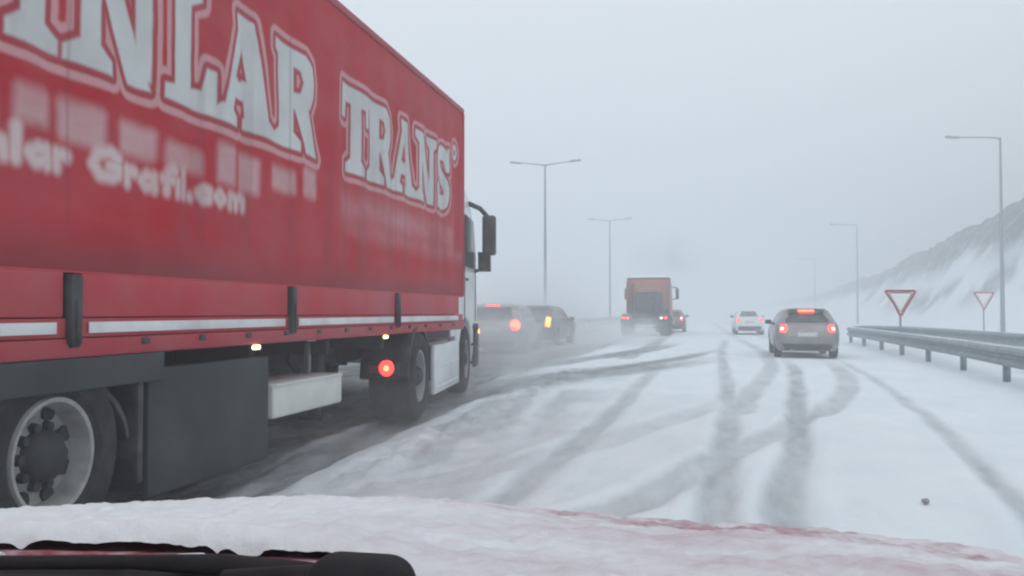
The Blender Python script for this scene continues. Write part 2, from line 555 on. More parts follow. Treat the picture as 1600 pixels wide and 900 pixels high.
spray('snow_spray', (-5.0, 22.5, .55), (3.2, 6.5, 1.5), .38, 'white snow spray thrown up behind the two cars left of the lorry cab', 1., 1.)
spray('snow_spray', (-3.1, 16.0, .25), (1.3, 4.5, .8), .40, 'white snow spray curling off the front wheel of the red lorry', 1.4, 12.)
spray('snow_spray', (-8.5, 46.0, 1.2), (5.0, 12.0, 3.4), .30, 'high veil of blown snow hiding the foot of the nearest double lamp mast', .5, 9.)
spray('snow_spray', (-3.2, 36.0, .35), (2.6, 8.0, 1.1), .55, 'white snow spray on the road behind the orange lorry', 1., 4.)
spray('snow_spray', (-3.3, 9.8, .15), (.9, 5.0, .7), .22, 'grey slush spray around the lower wheels of the red lorry', 1.6, 7., (.7, .7, .71))

ex = spray('exhaust_smoke', (-1.5, 52.5, 4.4), (3.2, 3.4, 1.8), .10, 'faint grey smudge of exhaust smoke hanging above the orange lorry', .9, 3., (.42, .43, .45))
ex['category'] = 'smoke'

# ------------------------------------------------------------------ wheels
def truck_wheel(parent, x, y, z=.52, r=.52, side=1, width=.30, turn=0., hub='dish'):
    """tyre with a steel rim facing +X when side = 1"""
    w = empty('wheel', (x, y, z), turn)
    w.parent = parent
    s = side
    hw = width / 2
    rr = r * .56
    tyre = [(-hw * .8, rr), (-hw, rr + .05), (-hw, r - .07), (-hw * .85, r - .015), (-hw * .5, r), (-.01, r), (0, r - .012), (.01, r), (hw * .5, r), (hw * .85, r - .015), (hw, r - .07), (hw, rr + .05), (hw * .8, rr)]
    MB().lathe([(a * s, b) for a, b in tyre], (0, 0, 0), 'X', 40).build('tyre', 'tyre', w)
    # rim with hand holes made as dark cups between the disc and the flange
    rim = MB().lathe([(s * a, b) for a, b in [(hw * .82, rr + .012), (hw * .95, rr + .002), (hw * .93, rr - .02), (hw * .55, rr - .035), (hw * .30, rr - .05), (hw * .25, r * .37), (hw * .42, r * .30), (hw * .45, r * .22), (hw * .45, 0.0)]], (0, 0, 0), 'X', 40)
    rim.build('rim', 'rim_steel', w)
    hubm = MB()
    hubm.lathe([(s * a, b) for a, b in [(hw * .40, r * .27), (hw * .75, r * .24), (hw * 1.0, r * .15), (hw * 1.1, 0.)]], (0, 0, 0), 'X', 20)
    for k in range(10):
        t = 2 * math.pi * k / 10
        hubm.lathe([(s * hw * .40, .030), (s * hw * .60, .026), (s * hw * .64, 0.)], (0, r * .285 * math.cos(t), r * .285 * math.sin(t)), 'X', 8)
    hubm.build('hub', 'underbody', w)
    hh = MB()
    for k in range(8):
        t = 2 * math.pi * (k + .5) / 8
        hh.lathe([(s * hw * .27, .045), (s * hw * .36, .042), (s * hw * .36, 0.)], (0, r * .43 * math.cos(t), r * .43 * math.sin(t)), 'X', 10)
    hh.build('hand_hole', 'underbody', w)['kind'] = 'stuff'
    return w

# ------------------------------------------------------------------ red articulated lorry
LX = -3.1          # right-hand face of the trailer
LW = 2.55
def sd_poly(px, py, pts):
    n = len(pts)
    d = np.full(px.shape, 1e9); inside = np.zeros(px.shape, bool)
    for i in range(n):
        ax, ay = pts[i]; bx, by = pts[(i + 1) % n]
        vx, vy = bx - ax, by - ay
        t = np.clip(((px - ax) * vx + (py - ay) * vy) / (vx * vx + vy * vy + 1e-12), 0, 1)
        d = np.minimum(d, np.hypot(px - ax - t * vx, py - ay - t * vy))
        c = ((ay > py) != (by > py)) & (px < (bx - ax) * (py - ay) / (by - ay + 1e-12) + ax)
        inside ^= c
    return np.where(inside, -d, d)

def rect(x0, y0, x1, y1):
    return [(x0, y0), (x1, y0), (x1, y1), (x0, y1)]
def serif(x0, x1, s0, s1, y, up, t=.075, b=.06):
    """slab serif from x0 to x1, bracketed into a stem s0..s1; up=+1: foot, -1: head"""
    return [(x0, y), (x1, y), (x1, y + up * t), (s1, y + up * (t + b)), (s0, y + up * (t + b)), (x0, y + up * t)]
H_ = .79
def glyph(ch):
    """returns (adds, holes, strokes) in a box of unit width about 1 x height H_"""
    h = H_
    if ch == 'I':
        return [rect(.25, 0, .75, h), serif(0, 1, .25, .75, 0, 1), serif(0, 1, .25, .75, h, -1)], [], [], .38
    if ch == 'N':
        return [rect(.14, 0, .32, h), rect(.74, .05, .90, h), [(.10, h), (.40, h), (.90, 0), (.66, 0)], serif(0, .46, .14, .32, 0, 1), serif(.60, 1.04, .74, .90, h, -1), serif(0, .3, .14, .3, h, -1)], [], [], .79
    if ch == 'L':
        return [rect(.18, 0, .52, h), serif(0, .74, .18, .52, h, -1), [(0, 0), (.98, 0), (1.0, .30), (.84, .30), (.74, .14), (0, .09)]], [], [], .60
    if ch == 'A':
        return [[(.06, 0), (.24, 0), (.52, h * .95), (.40, h * .95)], [(.52, 0), (.92, 0), (.64, h), (.34, h)], rect(.24, .20, .62, .32), serif(-.04, .36, .08, .24, 0, 1, .07, .05), serif(.46, 1.02, .56, .90, 0, 1, .07, .05)], [[(.325, .34), (.53, .34), (.44, .56)]], [], .80
    if ch == 'R':
        return [rect(.14, 0, .44, h), [(.05, h), (.68, h), (.86, h - .06), (.93, h - .18), (.92, h - .30), (.80, h - .42), (.62, h - .47), (.14, h - .47)],
                [(.42, h - .40), (.74, h - .42), (.96, .10), (1.04, .0), (.70, 0)], serif(0, .58, .14, .44, 0, 1), serif(0, .4, .14, .4, h, -1)], [[(.44, h - .13), (.58, h - .14), (.64, h - .23), (.58, h - .33), (.44, h - .34)]], [], .76
    if ch == 'T':
        return [rect(.34, 0, .66, h), rect(0, h - .15, 1, h), [(0, h), (.17, h), (.14, h - .30), (.0, h - .30)], [(.83, h), (1, h), (1, h - .30), (.86, h - .30)], serif(.17, .83, .34, .66, 0, 1)], [], [], .66
    if ch == 'S':
        st = catmull([(.80, h - .22), (.70, h - .12), (.5, h - .085), (.28, h - .12), (.20, h - .24), (.34, h * .55), (.62, h * .44), (.78, .26), (.70, .12), (.48, .085), (.25, .12), (.16, .24)], 5)
        return [rect(.80, h - .30, .92, h), rect(.06, 0, .17, .30)], [], [(st, .088)], .60
WORDS = [('I', 3.52, .38), ('N', 3.93, .80), ('L', 4.77, .60), ('A', 5.37, .82), ('R', 6.20, .76),
         ('T', 7.53, .66), ('R', 8.16, .74), ('A', 8.88, .78), ('N', 9.66, .76), ('S', 10.46, .60)]
def letter_field(Y, Z):
    d = np.full(Y.shape, 1.0)
    m = (Y > 11.1) & (Y < 11.7) & (Z > 3.0)
    d[m] = np.minimum(d[m], np.abs(np.hypot(Y[m] - 11.33, Z[m] - 3.34) - .075) - .028)
    for ch, y0, w in WORDS:
        m = (Y > y0 - .25) & (Y < y0 + w + .25) & (Z > 2.3) & (Z < 3.6)
        if not m.any(): continue
        # unit glyph: horizontal coordinates in letter widths
        u = (Y[m] - y0); v = Z[m] - 2.53
        adds, holes, strokes, _ = glyph(ch)
        g = np.full(u.shape, 1.0)
        sc = lambda P: [(p[0] * w, p[1]) for p in P]
        for P in adds: g = np.minimum(g, sd_poly(u, v, sc(P)))
        for P, r in strokes: g = np.minimum(g, seg_dist(u, v, sc(P)) - r)
        for P in holes: g = np.maximum(g, -sd_poly(u, v, sc(P)))
        d[m] = np.minimum(d[m], g)
    return d
# second and third rows: smaller lettering, smeared by dirt and wet snow
SMALL = {
 'i': ([[(0, 0), (0, .5)]], .12), 'n': ([[(0, 0), (0, .5)], [(0, .35), (.15, .5), (.35, .42), (.38, 0)]], .5),
 'l': ([[(0, 0), (0, .95)]], .14), 'a': ([[(.40, .5), (.42, 0)], [(.40, .40), (.22, .5), (.02, .28), (.16, .02), (.40, .14)]], .55),
 'r': ([[(0, 0), (0, .5)], [(0, .34), (.14, .48), (.26, .46)]], .34), 'G': ([[(.62, .78), (.42, .95), (.12, .80), (.02, .42), (.18, .06), (.48, .04), (.64, .2), (.64, .44), (.40, .44)]], .80),
 'f': ([[(.10, 0), (.12, .72), (.26, .92), (.36, .86)], [(0, .5), (.3, .5)]], .38), '.': ([[(0, .02), (.02, .03)]], .18),
 'c': ([[(.40, .42), (.2, .5), (.02, .26), (.18, .02), (.40, .08)]], .5), 'o': ([[(.2, .5), (.02, .26), (.2, .02), (.40, .26), (.2, .5)]], .55),
 'm': ([[(0, 0), (0, .5)], [(0, .36), (.14, .5), (.28, .4), (.28, 0)], [(.28, .36), (.44, .5), (.58, .4), (.58, 0)]], .75), ' ': ([], .3)}
def small_field(Y, Z):
    d = np.full(Y.shape, 1.0)
    x = 3.34; sz = .15
    for ch in 'inlar Grafil.com':
        strokes, adv = SMALL[ch]
        m = (Y > x - .2) & (Y < x + .5) & (Z > 1.8) & (Z < 2.3)
        if m.any():
            for st in strokes:
                P = [(x + p[0] * sz * 2.15 , 1.968 + p[1] * sz) for p in st]
                d[m] = np.minimum(d[m], seg_dist(Y[m], Z[m], P) - .024)
        x += adv * sz * 2.15 + .03
    return d
BLOCKS = [(3.30, .17, 2.21, .08), (3.59, .22, 2.24, .085), (3.90, .33, 2.22, .10), (4.37, .34, 2.22, .085), (4.80, .42, 2.20, .07), (5.38, .26, 2.24, .13), (5.71, .26, 2.22, .12), (6.16, .40, 2.26, .085), (6.70, .28, 2.30, .11)]
def block_field(Y, Z):
    d = np.full(Y.shape, 1.0)
    for y0, w, zc, hz in BLOCKS:
        qx = np.abs(Y - y0 - w / 2) - w / 2 + .03; qy = np.abs(Z - zc) - hz + .03
        d = np.minimum(d, np.hypot(np.maximum(qx, 0), np.maximum(qy, 0)) + np.minimum(np.maximum(qx, qy), 0) - .03)
    return d

def curtain_material():
    m, nt, b = newmat('curtain_tarpaulin')
    n1 = noise_tex(nt, .9, 6, .6, stretch=(1, .5, 1.6))
    red = mixc(nt, rng(nt, n1, .35, .7), (.46, .010, .020), (.41, .022, .035))
    # film of dried road salt and wet snow, more of it on the lower half and toward the cab
    n2 = noise_tex(nt, 1.6, 7, .65, stretch=(1, .45, 1.1))
    film = rng(nt, n2, .38, .78, .0, .20)
    red = mixc(nt, film, red, (.52, .30, .33))
    n3 = noise_tex(nt, 4.5, 5, .6)
    def wob(name, amp):
        a = attr(nt, name)
        mm = nt.nodes.new('ShaderNodeMath'); mm.operation = 'MULTIPLY_ADD'
        nt.links.new(n3, mm.inputs[0]); mm.inputs[1].default_value = amp; nt.links.new(a, mm.inputs[2])
        s2 = nt.nodes.new('ShaderNodeMath'); s2.operation = 'SUBTRACT'
        nt.links.new(mm.outputs[0], s2.inputs[0]); s2.inputs[1].default_value = amp * .5
        return s2.outputs[0]
    L = wob('letters', .02)
    # halo just round the letters darker red, then a pale pink contour line
    halo = rng(nt, L, .016, .050, 1., 0.)
    red = mixc(nt, rng(nt, L, .0, .07, .55, 0.), red, (.30, .10, .12))
    line_in = rng(nt, L, .034, .058, 0., 1., True)
    line_out = rng(nt, L, .078, .108, 1., 0., True)
    ml = nt.nodes.new('ShaderNodeMath'); ml.operation = 'MULTIPLY'
    nt.links.new(line_in, ml.inputs[0]); nt.links.new(line_out, ml.inputs[1])
    ml2 = nt.nodes.new('ShaderNodeMath'); ml2.operation = 'MULTIPLY'; ml2.inputs[1].default_value = .62
    nt.links.new(ml.outputs[0], ml2.inputs[0])
    c = mixc(nt, ml2.outputs[0], red, (.66, .46, .47))
    # blurred rows
    Bk = wob('blocks', .05)
    bf = nt.nodes.new('ShaderNodeMath'); bf.operation = 'MULTIPLY'
    nt.links.new(rng(nt, Bk, -.04, .055, 1., 0., True), bf.inputs[0]); nt.links.new(rng(nt, n2, .3, .65, .48, .80), bf.inputs[1])
    c = mixc(nt, bf.outputs[0], c, (.60, .44, .45))
    Sm = wob('script', .03)
    sf = nt.nodes.new('ShaderNodeMath'); sf.operation = 'MULTIPLY'
    nt.links.new(rng(nt, Sm, -.018, .045, 1., 0., True), sf.inputs[0]); nt.links.new(rng(nt, n2, .3, .7, .6, .95), sf.inputs[1])
    c = mixc(nt, sf.outputs[0], c, (.64, .56, .55))
    bd = nt.nodes.new('ShaderNodeMath'); bd.operation = 'MULTIPLY'
    nt.links.new(attr(nt, 'band'), bd.inputs[0]); nt.links.new(rng(nt, n2, .3, .65, .2, .6), bd.inputs[1])
    c = mixc(nt, bd.outputs[0], c, (.58, .34, .36))
    lf = rng(nt, L, -.014, .018, 1., 0., True)
    n4 = noise_tex(nt, 2.2, 5, .6)
    white = mixc(nt, rng(nt, n4, .35, .75), (.60, .63, .62), (.50, .50, .49))
    c = mixc(nt, lf, c, white)
    # dark grime toward the hem
    nt.links.new(mixc(nt, attr(nt, 'grime'), c, (.16, .05, .06)), b.inputs['Base Color'])
    b.inputs['Roughness'].default_value = .6
    b.inputs['Specular IOR Level'].default_value = .15
    bump(nt, noise_tex(nt, 3.0, 5, .55, stretch=(1, .6, 1)), .25, .05, b)
    return m

def lorry():
    T = empty('articulated_lorry', (LX - LW / 2, 4.0, 0))
    inv = Vector(T.location)
    tag(T, 'long red curtain-sided lorry with white lettering and white cab passing on the left', 'lorry')
    def fin(o):
        o.parent = T
        o.location = -inv
        return o
    x1 = LX; x0 = LX - LW; y0, y1 = -1.8, 11.74
    # curtain on the right-hand side
    yy = spaced([(y0 + .02, 3.3, .08), (3.3, y1 - .03, .0125)])
    zz = spaced([(1.455, 1.90, .03), (1.90, 2.40, .0125), (2.40, 3.46, .0125), (3.46, 3.93, .03)])
    Y, Z = np.meshgrid(yy, zz)
    zr = (Z - 1.45) / 2.5
    X = x1 - .012 + .016 * np.sin(zr * math.pi) * (np.sin(Y * 2 * math.pi / .62 + vnoise(Y * .7, Z * .6, 2, 3) * 5)) \
        + .030 * (vnoise(Y * .5, Z * .7, 3, 1) - .5) * np.sin(zr * math.pi)
    band = np.exp(-((Z - 2.22 - .0 * Y) / .15) ** 2) * sstep(7.4, 7.7, Y) * (1 - sstep(11.0, 11.5, Y))
    band = np.clip(band + .6 * np.exp(-((Z - 1.98) / .08) ** 2) * sstep(7.4, 8, Y), 0, 1)
    grime = np.clip(.55 * (1 - sstep(1.46, 1.75, Z)) * (.4 + vnoise(Y * 1.2, Z * 3, 4, 4)), 0, .6)
    runs = np.clip((vnoise(Y * 5.5, Z * .45, 4, 14) - .53) * 1.8, 0, .22) * (.35 + .65 * sstep(3.4, 2.0, Z))
    grime = np.maximum(grime, runs)
    seam = np.exp(-((np.abs((Y - 1.45 + 2.52 * 4) % 2.52 - 1.26) - 1.26) / .012) ** 2)
    grime = np.maximum(grime, .35 * seam)
    grime = np.maximum(grime, .5 * (vnoise(Y * .35, Z * .9, 3, 5) > .72) * 0)
    fin(grid_mesh('curtain', X, Y, Z, curtain_material(), {'letters': letter_field(Y, Z), 'blocks': block_field(Y, Z), 'script': small_field(Y, Z), 'band': band, 'grime': grime}, flip=False))
    # trailer shell: roof, far side, front, back
    fin(MB().box(((x0 + x1) / 2 - .04, (y0 + y1) / 2, 2.56), (LW - .12, y1 - y0 - .04, 2.78), .03).build('trailer_body', 'board_red'))
    fr = MB()
    fr.box((x1 - .03, (y0 + y1) / 2, 3.97), (.07, y1 - y0, .07), .012)
    fr.box((x0 + .03, (y0 + y1) / 2, 3.97), (.07, y1 - y0, .07), .012)
    fr.box((x1 - .03, y1 - .012, 2.70), (.075, .05, 2.48), .01)
    fin(fr.build('roof_rail', 'rail_red'))
    # sideboards below the curtain
    bd = MB(); st = MB(); n = 0
    posts = [-1.05, 1.45, 3.99, 6.49, 8.99, 11.55]
    for a, b_ in zip(posts[:-1], posts[1:]):
        bd.box((x1 - .020, (a + b_) / 2, 1.335), (.05, b_ - a - .14, .225), .008)
        st.box((x1 + .007, (a + b_) / 2, 1.168), (.006, b_ - a - .24, .058), .002)
    bd.box((x1 - .030, (y0 + y1) / 2, 1.452), (.055, y1 - y0 - .02, .012), .003)
    bd.box((x1 - .035, (y0 + y1) / 2, 1.168), (.06, y1 - y0 - .02, .10), .008)
    fin(bd.build('sideboard', 'board_red'))
    fin(st.build('reflective_strip', 'reflective_white'))
    for p in posts[:-1]:
        pb = MB()
        pb.box((x1 + .004, p, 1.26), (.06, .085, .36), .012)
        pb.box((x1 + .03, p, 1.20), (.03, .03, .22), .008)
        fin(pb.build('sideboard_post', 'black_plastic'))
    rl = MB().box((x1 - .03, (y0 + y1) / 2, 1.065), (.07, y1 - y0, .10), .015)
    rl.box((x0 + .03, (y0 + y1) / 2, 1.1), (.07, y1 - y0, .2), .015)
    fin(rl.build('side_rail', 'rail_red'))
    for k in range(22):
        fin(MB().box((x1 + .008, y0 + .4 + k * .6, 1.085), (.02, .07, .035), .006).build('buckle', 'black_plastic'))
    # chassis
    ch = MB()
    for s in (-.45, .45):
        ch.box((x1 - LW / 2 + s, (y0 + y1 - 1.8) / 2, .86), (.14, y1 - y0 - 2.0, .30), .02)
    for k in range(9):
        ch.box((x1 - LW / 2, y0 + .9 + k * 1.4, .93), (LW - .25, .09, .13), .01)
    ch.box((x1 - LW / 2, 1.4, .55), (LW - .6, 4.4, .12), .02)
    fin(ch.build('chassis', 'underbody'))
    # trailer axles
    for k, yk in enumerate((3.92, 2.61, 1.30)):
        for s in (1, -1):
            w = truck_wheel(T, 0, 0, side=s, width=.36)
            w.location = Vector((x1 - LW / 2 + s * (LW / 2 - .20), yk, .53)) - inv
        MB().tube([(x1 - .3, yk, .53), (x0 + .3, yk, .53)], .07, 12).build('axle', 'underbody', T).location = -inv
    # mudguards over the trailer wheels
    for yk in (3.92, 2.61, 1.30):
        g = MB()
        pts = []
        for k in range(13):
            t = R(8) + (math.pi - R(16)) * k / 12
            pts.append((yk + .60 * math.cos(t), .50 + .44 * math.sin(t)))
        pin = [(p[0] * 1 + (yk - p[0]) * .03, p[1] - .03) for p in pts][::-1]
        g.prism(pts + pin, 'X', x1 - .44, x1 - .03)
        fin(g.build('mudguard', 'black_plastic'))
    # flap in front of the first wheel, storage box, grey panel
    fin(MB().box((x1 - .22, 4.62, .62), (.38, .05, .70), .01).build('mudflap', 'black_plastic'))
    sk = MB().box((x1 - .06, 5.45, .54), (.05, 1.50, .76), .02)
    sk.box((x1 - .38, 5.45, .52), (.60, 1.46, .68), .03)
    fin(MB().box((x1 - .012, 1.55, .93), (.03, 6.5, .17), .012).build('upper_skirt', 'skirt_grey'))
    fin(sk.build('side_skirt', 'skirt_grey'))
    bx = MB().box((x1 - .26, 6.93, .57), (.46, 1.32, .265), .022, seg=3)
    bx.box((x1 - .026, 6.93, .69), (.012, 1.30, .018), .004)
    fin(bx.build('storage_box', 'box_cream'))
    hg = MB()
    for yv in (6.4, 7.45):
        fin(MB().box((x1 - .30, yv, .82), (.05, .05, .30), .01).build('bracket', 'galvanised'))
    for s in (-1, 1):
        lg = MB()
        cx = x1 - LW / 2 + s * .85
        lg.box((cx, 7.9, .72), (.13, .13, .5), .01)
        lg.box((cx, 7.9, .40), (.09, .09, .30), .01)
        lg.box((cx, 7.9, .26), (.24, .22, .03), .006)
        lg.tube([(cx, 7.85, .45), (cx, 7.3, .85)], .03)
        fin(lg.build('landing_leg', 'underbody'))
    for yk in (5.92, 8.64, 3.2, .6):
        fin(MB().box((x1 + .004, yk, .995), (.03, .085, .032), .008).build('marker_lamp', 'marker_lamp'))
    fin(MB().box((x1 - .22, 7.35, 1.0), (.02, .16, .02), .006).build('load_tag', 'reflective_white'))

    # ---------------- tractor, turned slightly to the left about the kingpin
    A = empty('tractor_unit', (0, 0, 0)); A.parent = T
    piv = Vector((x1 - LW / 2, 10.1, 0))
    A.location = piv - inv
    A.rotation_euler = (0, 0, R(6.2))
    hwid = 1.25
    def ta(o):
        o.parent = A
        return o
    y_drive = -.42; y_steer = 3.25; y_front = 4.55
    f = MB()
    for s in (-.42, .42):
        f.box((s, 1.7, .82), (.09, 5.2, .26), .01)
    f.box((0, -.85, .80), (1.0, .08, .28), .01)
    f.box((0, -.1, 1.06), (.9, .9, .07), .03)
    ta(f.build('tractor_frame', 'underbody'))
    for s in (-1, 1):
        w = truck_wheel(A, s * (hwid - .25), y_drive, .52, .52, s, .50)
        w2 = truck_wheel(A, s * (hwid - .18), y_steer, .52, .52, s, .32, R(2))
        g = MB()
        pts = []
        for k in range(13):
            t = R(5) + (math.pi - R(10)) * k / 12
            pts.append((y_drive + .64 * math.cos(t), .50 + .60 * math.sin(t)))
        pin = [(p[0] + (y_drive - p[0]) * .04, p[1] - .03) for p in pts][::-1]
        g.prism(pts + pin, 'X', s * (hwid - .02), s * (hwid - .55))
        ta(g.build('mudguard', 'black_plastic'))
        # rear lamp cluster at the tail of the tractor frame
        ta(MB().box((s * .98, y_drive - .72, .64), (.34, .05, .13), .01).build('lamp_housing', 'black_plastic'))
        ln = MB().lathe([(-.010, 0), (-.008, .07), (.01, .085)], (s * 1.02, y_drive - .75, .65), 'Y', 20).build('tail_lamp', 'red_lamp', A)  # lens enlarged, dimmer than its core, so the lamp's glow is built in
        MB().lathe([(-.020, 0), (-.014, .025), (-.008, .032)], (s * 1.02, y_drive - .75, .65), 'Y', 16).build('bulb', 'red_lamp_bright', ln)
        ta(MB().box((s * .88, y_drive - .75, .64), (.09, .02, .08), .006).build('reflector', 'maroon_paint'))
        # side fairing panels between the axles
        sf = MB().box((s * (hwid - .035), 1.42, .53), (.06, 1.95, .62), .02)
        sf.box((s * (hwid - .012), 1.42, .30), (.03, 1.80, .03), .008)
        sf.box((s * (hwid - .012), 1.42, .56), (.03, 1.90, .018), .006)
        ta(sf.build('side_fairing', 'truck_white'))
        ta(MB().box((s * (hwid - .35), 1.2, .62), (.55, 1.5, .52), .06).build('fuel_tank', 'galvanised'))
    # cab shell
    prof = [(2.35, .75), (2.30, 1.05), (2.28, 2.95), (2.45, 3.12), (3.05, 3.30), (3.85, 3.22), (4.25, 2.95), (4.42, 2.45), (4.50, 1.55), (4.56, 1.0), (4.56, .42), (4.05, .40), (3.93, .80), (3.62, 1.08), (3.25, 1.15), (2.88, 1.08), (2.60, .78)]
    cb = MB()
    bm = bmesh.new()
    for sx in (-1, 1):
        vs = []
        for yv, zv in prof:
            inset = .0 if zv < 2.3 else .10 * (zv - 2.3)
            vs.append(bm.verts.new((sx * (hwid - .03 - inset), yv, zv)))
        if sx < 0: left = vs
        else: right = vs
    n = len(prof)
    bm.faces.new(left); bm.faces.new(right[::-1])
    for i in range(n):
        bm.faces.new((left[i], right[i], right[(i + 1) % n], left[(i + 1) % n]))
    bmesh.ops.recalc_face_normals(bm, faces=bm.faces)
    bmesh.ops.bevel(bm, geom=[e for e in bm.edges if abs(e.verts[0].co.x - e.verts[1].co.x) < .2], offset=.05, segments=3, affect='EDGES', profile=.5)
    bmesh.ops.triangulate(bm, faces=[f_ for f_ in bm.faces if len(f_.verts) > 4])
    bm.verts.index_update()
    cb.add([v.co for v in bm.verts], [[v.index for v in f_.verts] for f_ in bm.faces]); bm.free()
    ta(cb.build('cab', 'truck_white', angle=28))
    for s in (-1, 1):
        # side collar between cab and trailer, door, window
        cl = MB()
        cl.box((s * (hwid - .05), 2.06, 2.05), (.035, .46, 2.3), .012)
        ta(cl.build('air_deflector', 'truck_white'))
        ta(MB().prism([(1.85, 3.05), (2.62, 3.12), (2.52, 3.45), (2.22, 3.80), (1.85, 3.86)], 'X', s * (hwid - .13), s * (hwid - .09)).build('dark_deflector', 'black_plastic'))
        wn = MB().prism([(3.15, 1.95), (4.20, 1.95), (4.18, 2.25), (3.98, 2.72), (3.15, 2.75)], 'X', s * (hwid - .05), s * (hwid - .018))
        ta(wn.build('side_window', 'dark_glass'))
        for yv in (3.08, 4.26):
            ta(MB().box((s * (hwid - .027), yv, 1.65), (.012, .015, 1.1), .003).build('door_seam', 'black_plastic'))
        ta(MB().box((s * (hwid - .015), 3.25, 1.75), (.03, .16, .04), .008).build('door_handle', 'black_plastic'))
        # mirrors on arms in front of the door
        mr = MB()
        mr.box((s * (hwid + .20), 4.30, 2.52), (.22, .20, .66), .04, seg=3)
        mr.prism([(4.38, 1.92), (4.24, 1.98), (4.22, 2.24), (4.38, 2.24)], 'X', s * (hwid + .02), s * (hwid + .22))
        mr.tube([(s * (hwid - .10), 3.98, 3.02), (s * (hwid + .06), 4.2, 2.96), (s * (hwid + .20), 4.3, 2.80)], .04)
        mr.tube([(s * (hwid - .05), 4.30, 1.92), (s * (hwid + .05), 4.3, 1.95), (s * (hwid + .14), 4.3, 2.06)], .03)
        ta(mr.build('mirror', 'black_plastic'))
        ta(MB().box((s * (hwid - .01), 4.45, .92), (.03, .14, .07), .01).build('indicator_lamp', 'orange_lamp'))
        ta(MB().box((s * (hwid - .28), 4.58, .72), (.38, .06, .20), .03).build('headlight', 'lamp_glass'))
        stp = MB()
        for zv in (.42, .72, 1.0):
            stp.box((s * (hwid - .08), 4.12, zv), (.14, .32, .04), .01)
        stp.box((s * (hwid - .02), 4.22, .70), (.06, .40, .72), .03)
        ta(stp.build('step', 'black_plastic'))
    ta(MB().prism([(4.30, 2.86), (4.47, 1.78), (4.50, 1.78), (4.335, 2.87)], 'X', -1.08, 1.08).build('windscreen', 'dark_glass'))
    ta(MB().box((0, 4.62, .62), (2.30, .10, .42), .04).build('bumper', 'truck_white'))
    ta(MB().box((0, 4.57, 1.25), (1.7, .04, .55), .02).build('grille', 'black_plastic'))
    # snow lying on the roof fairing
    return T
LORRY = lorry()

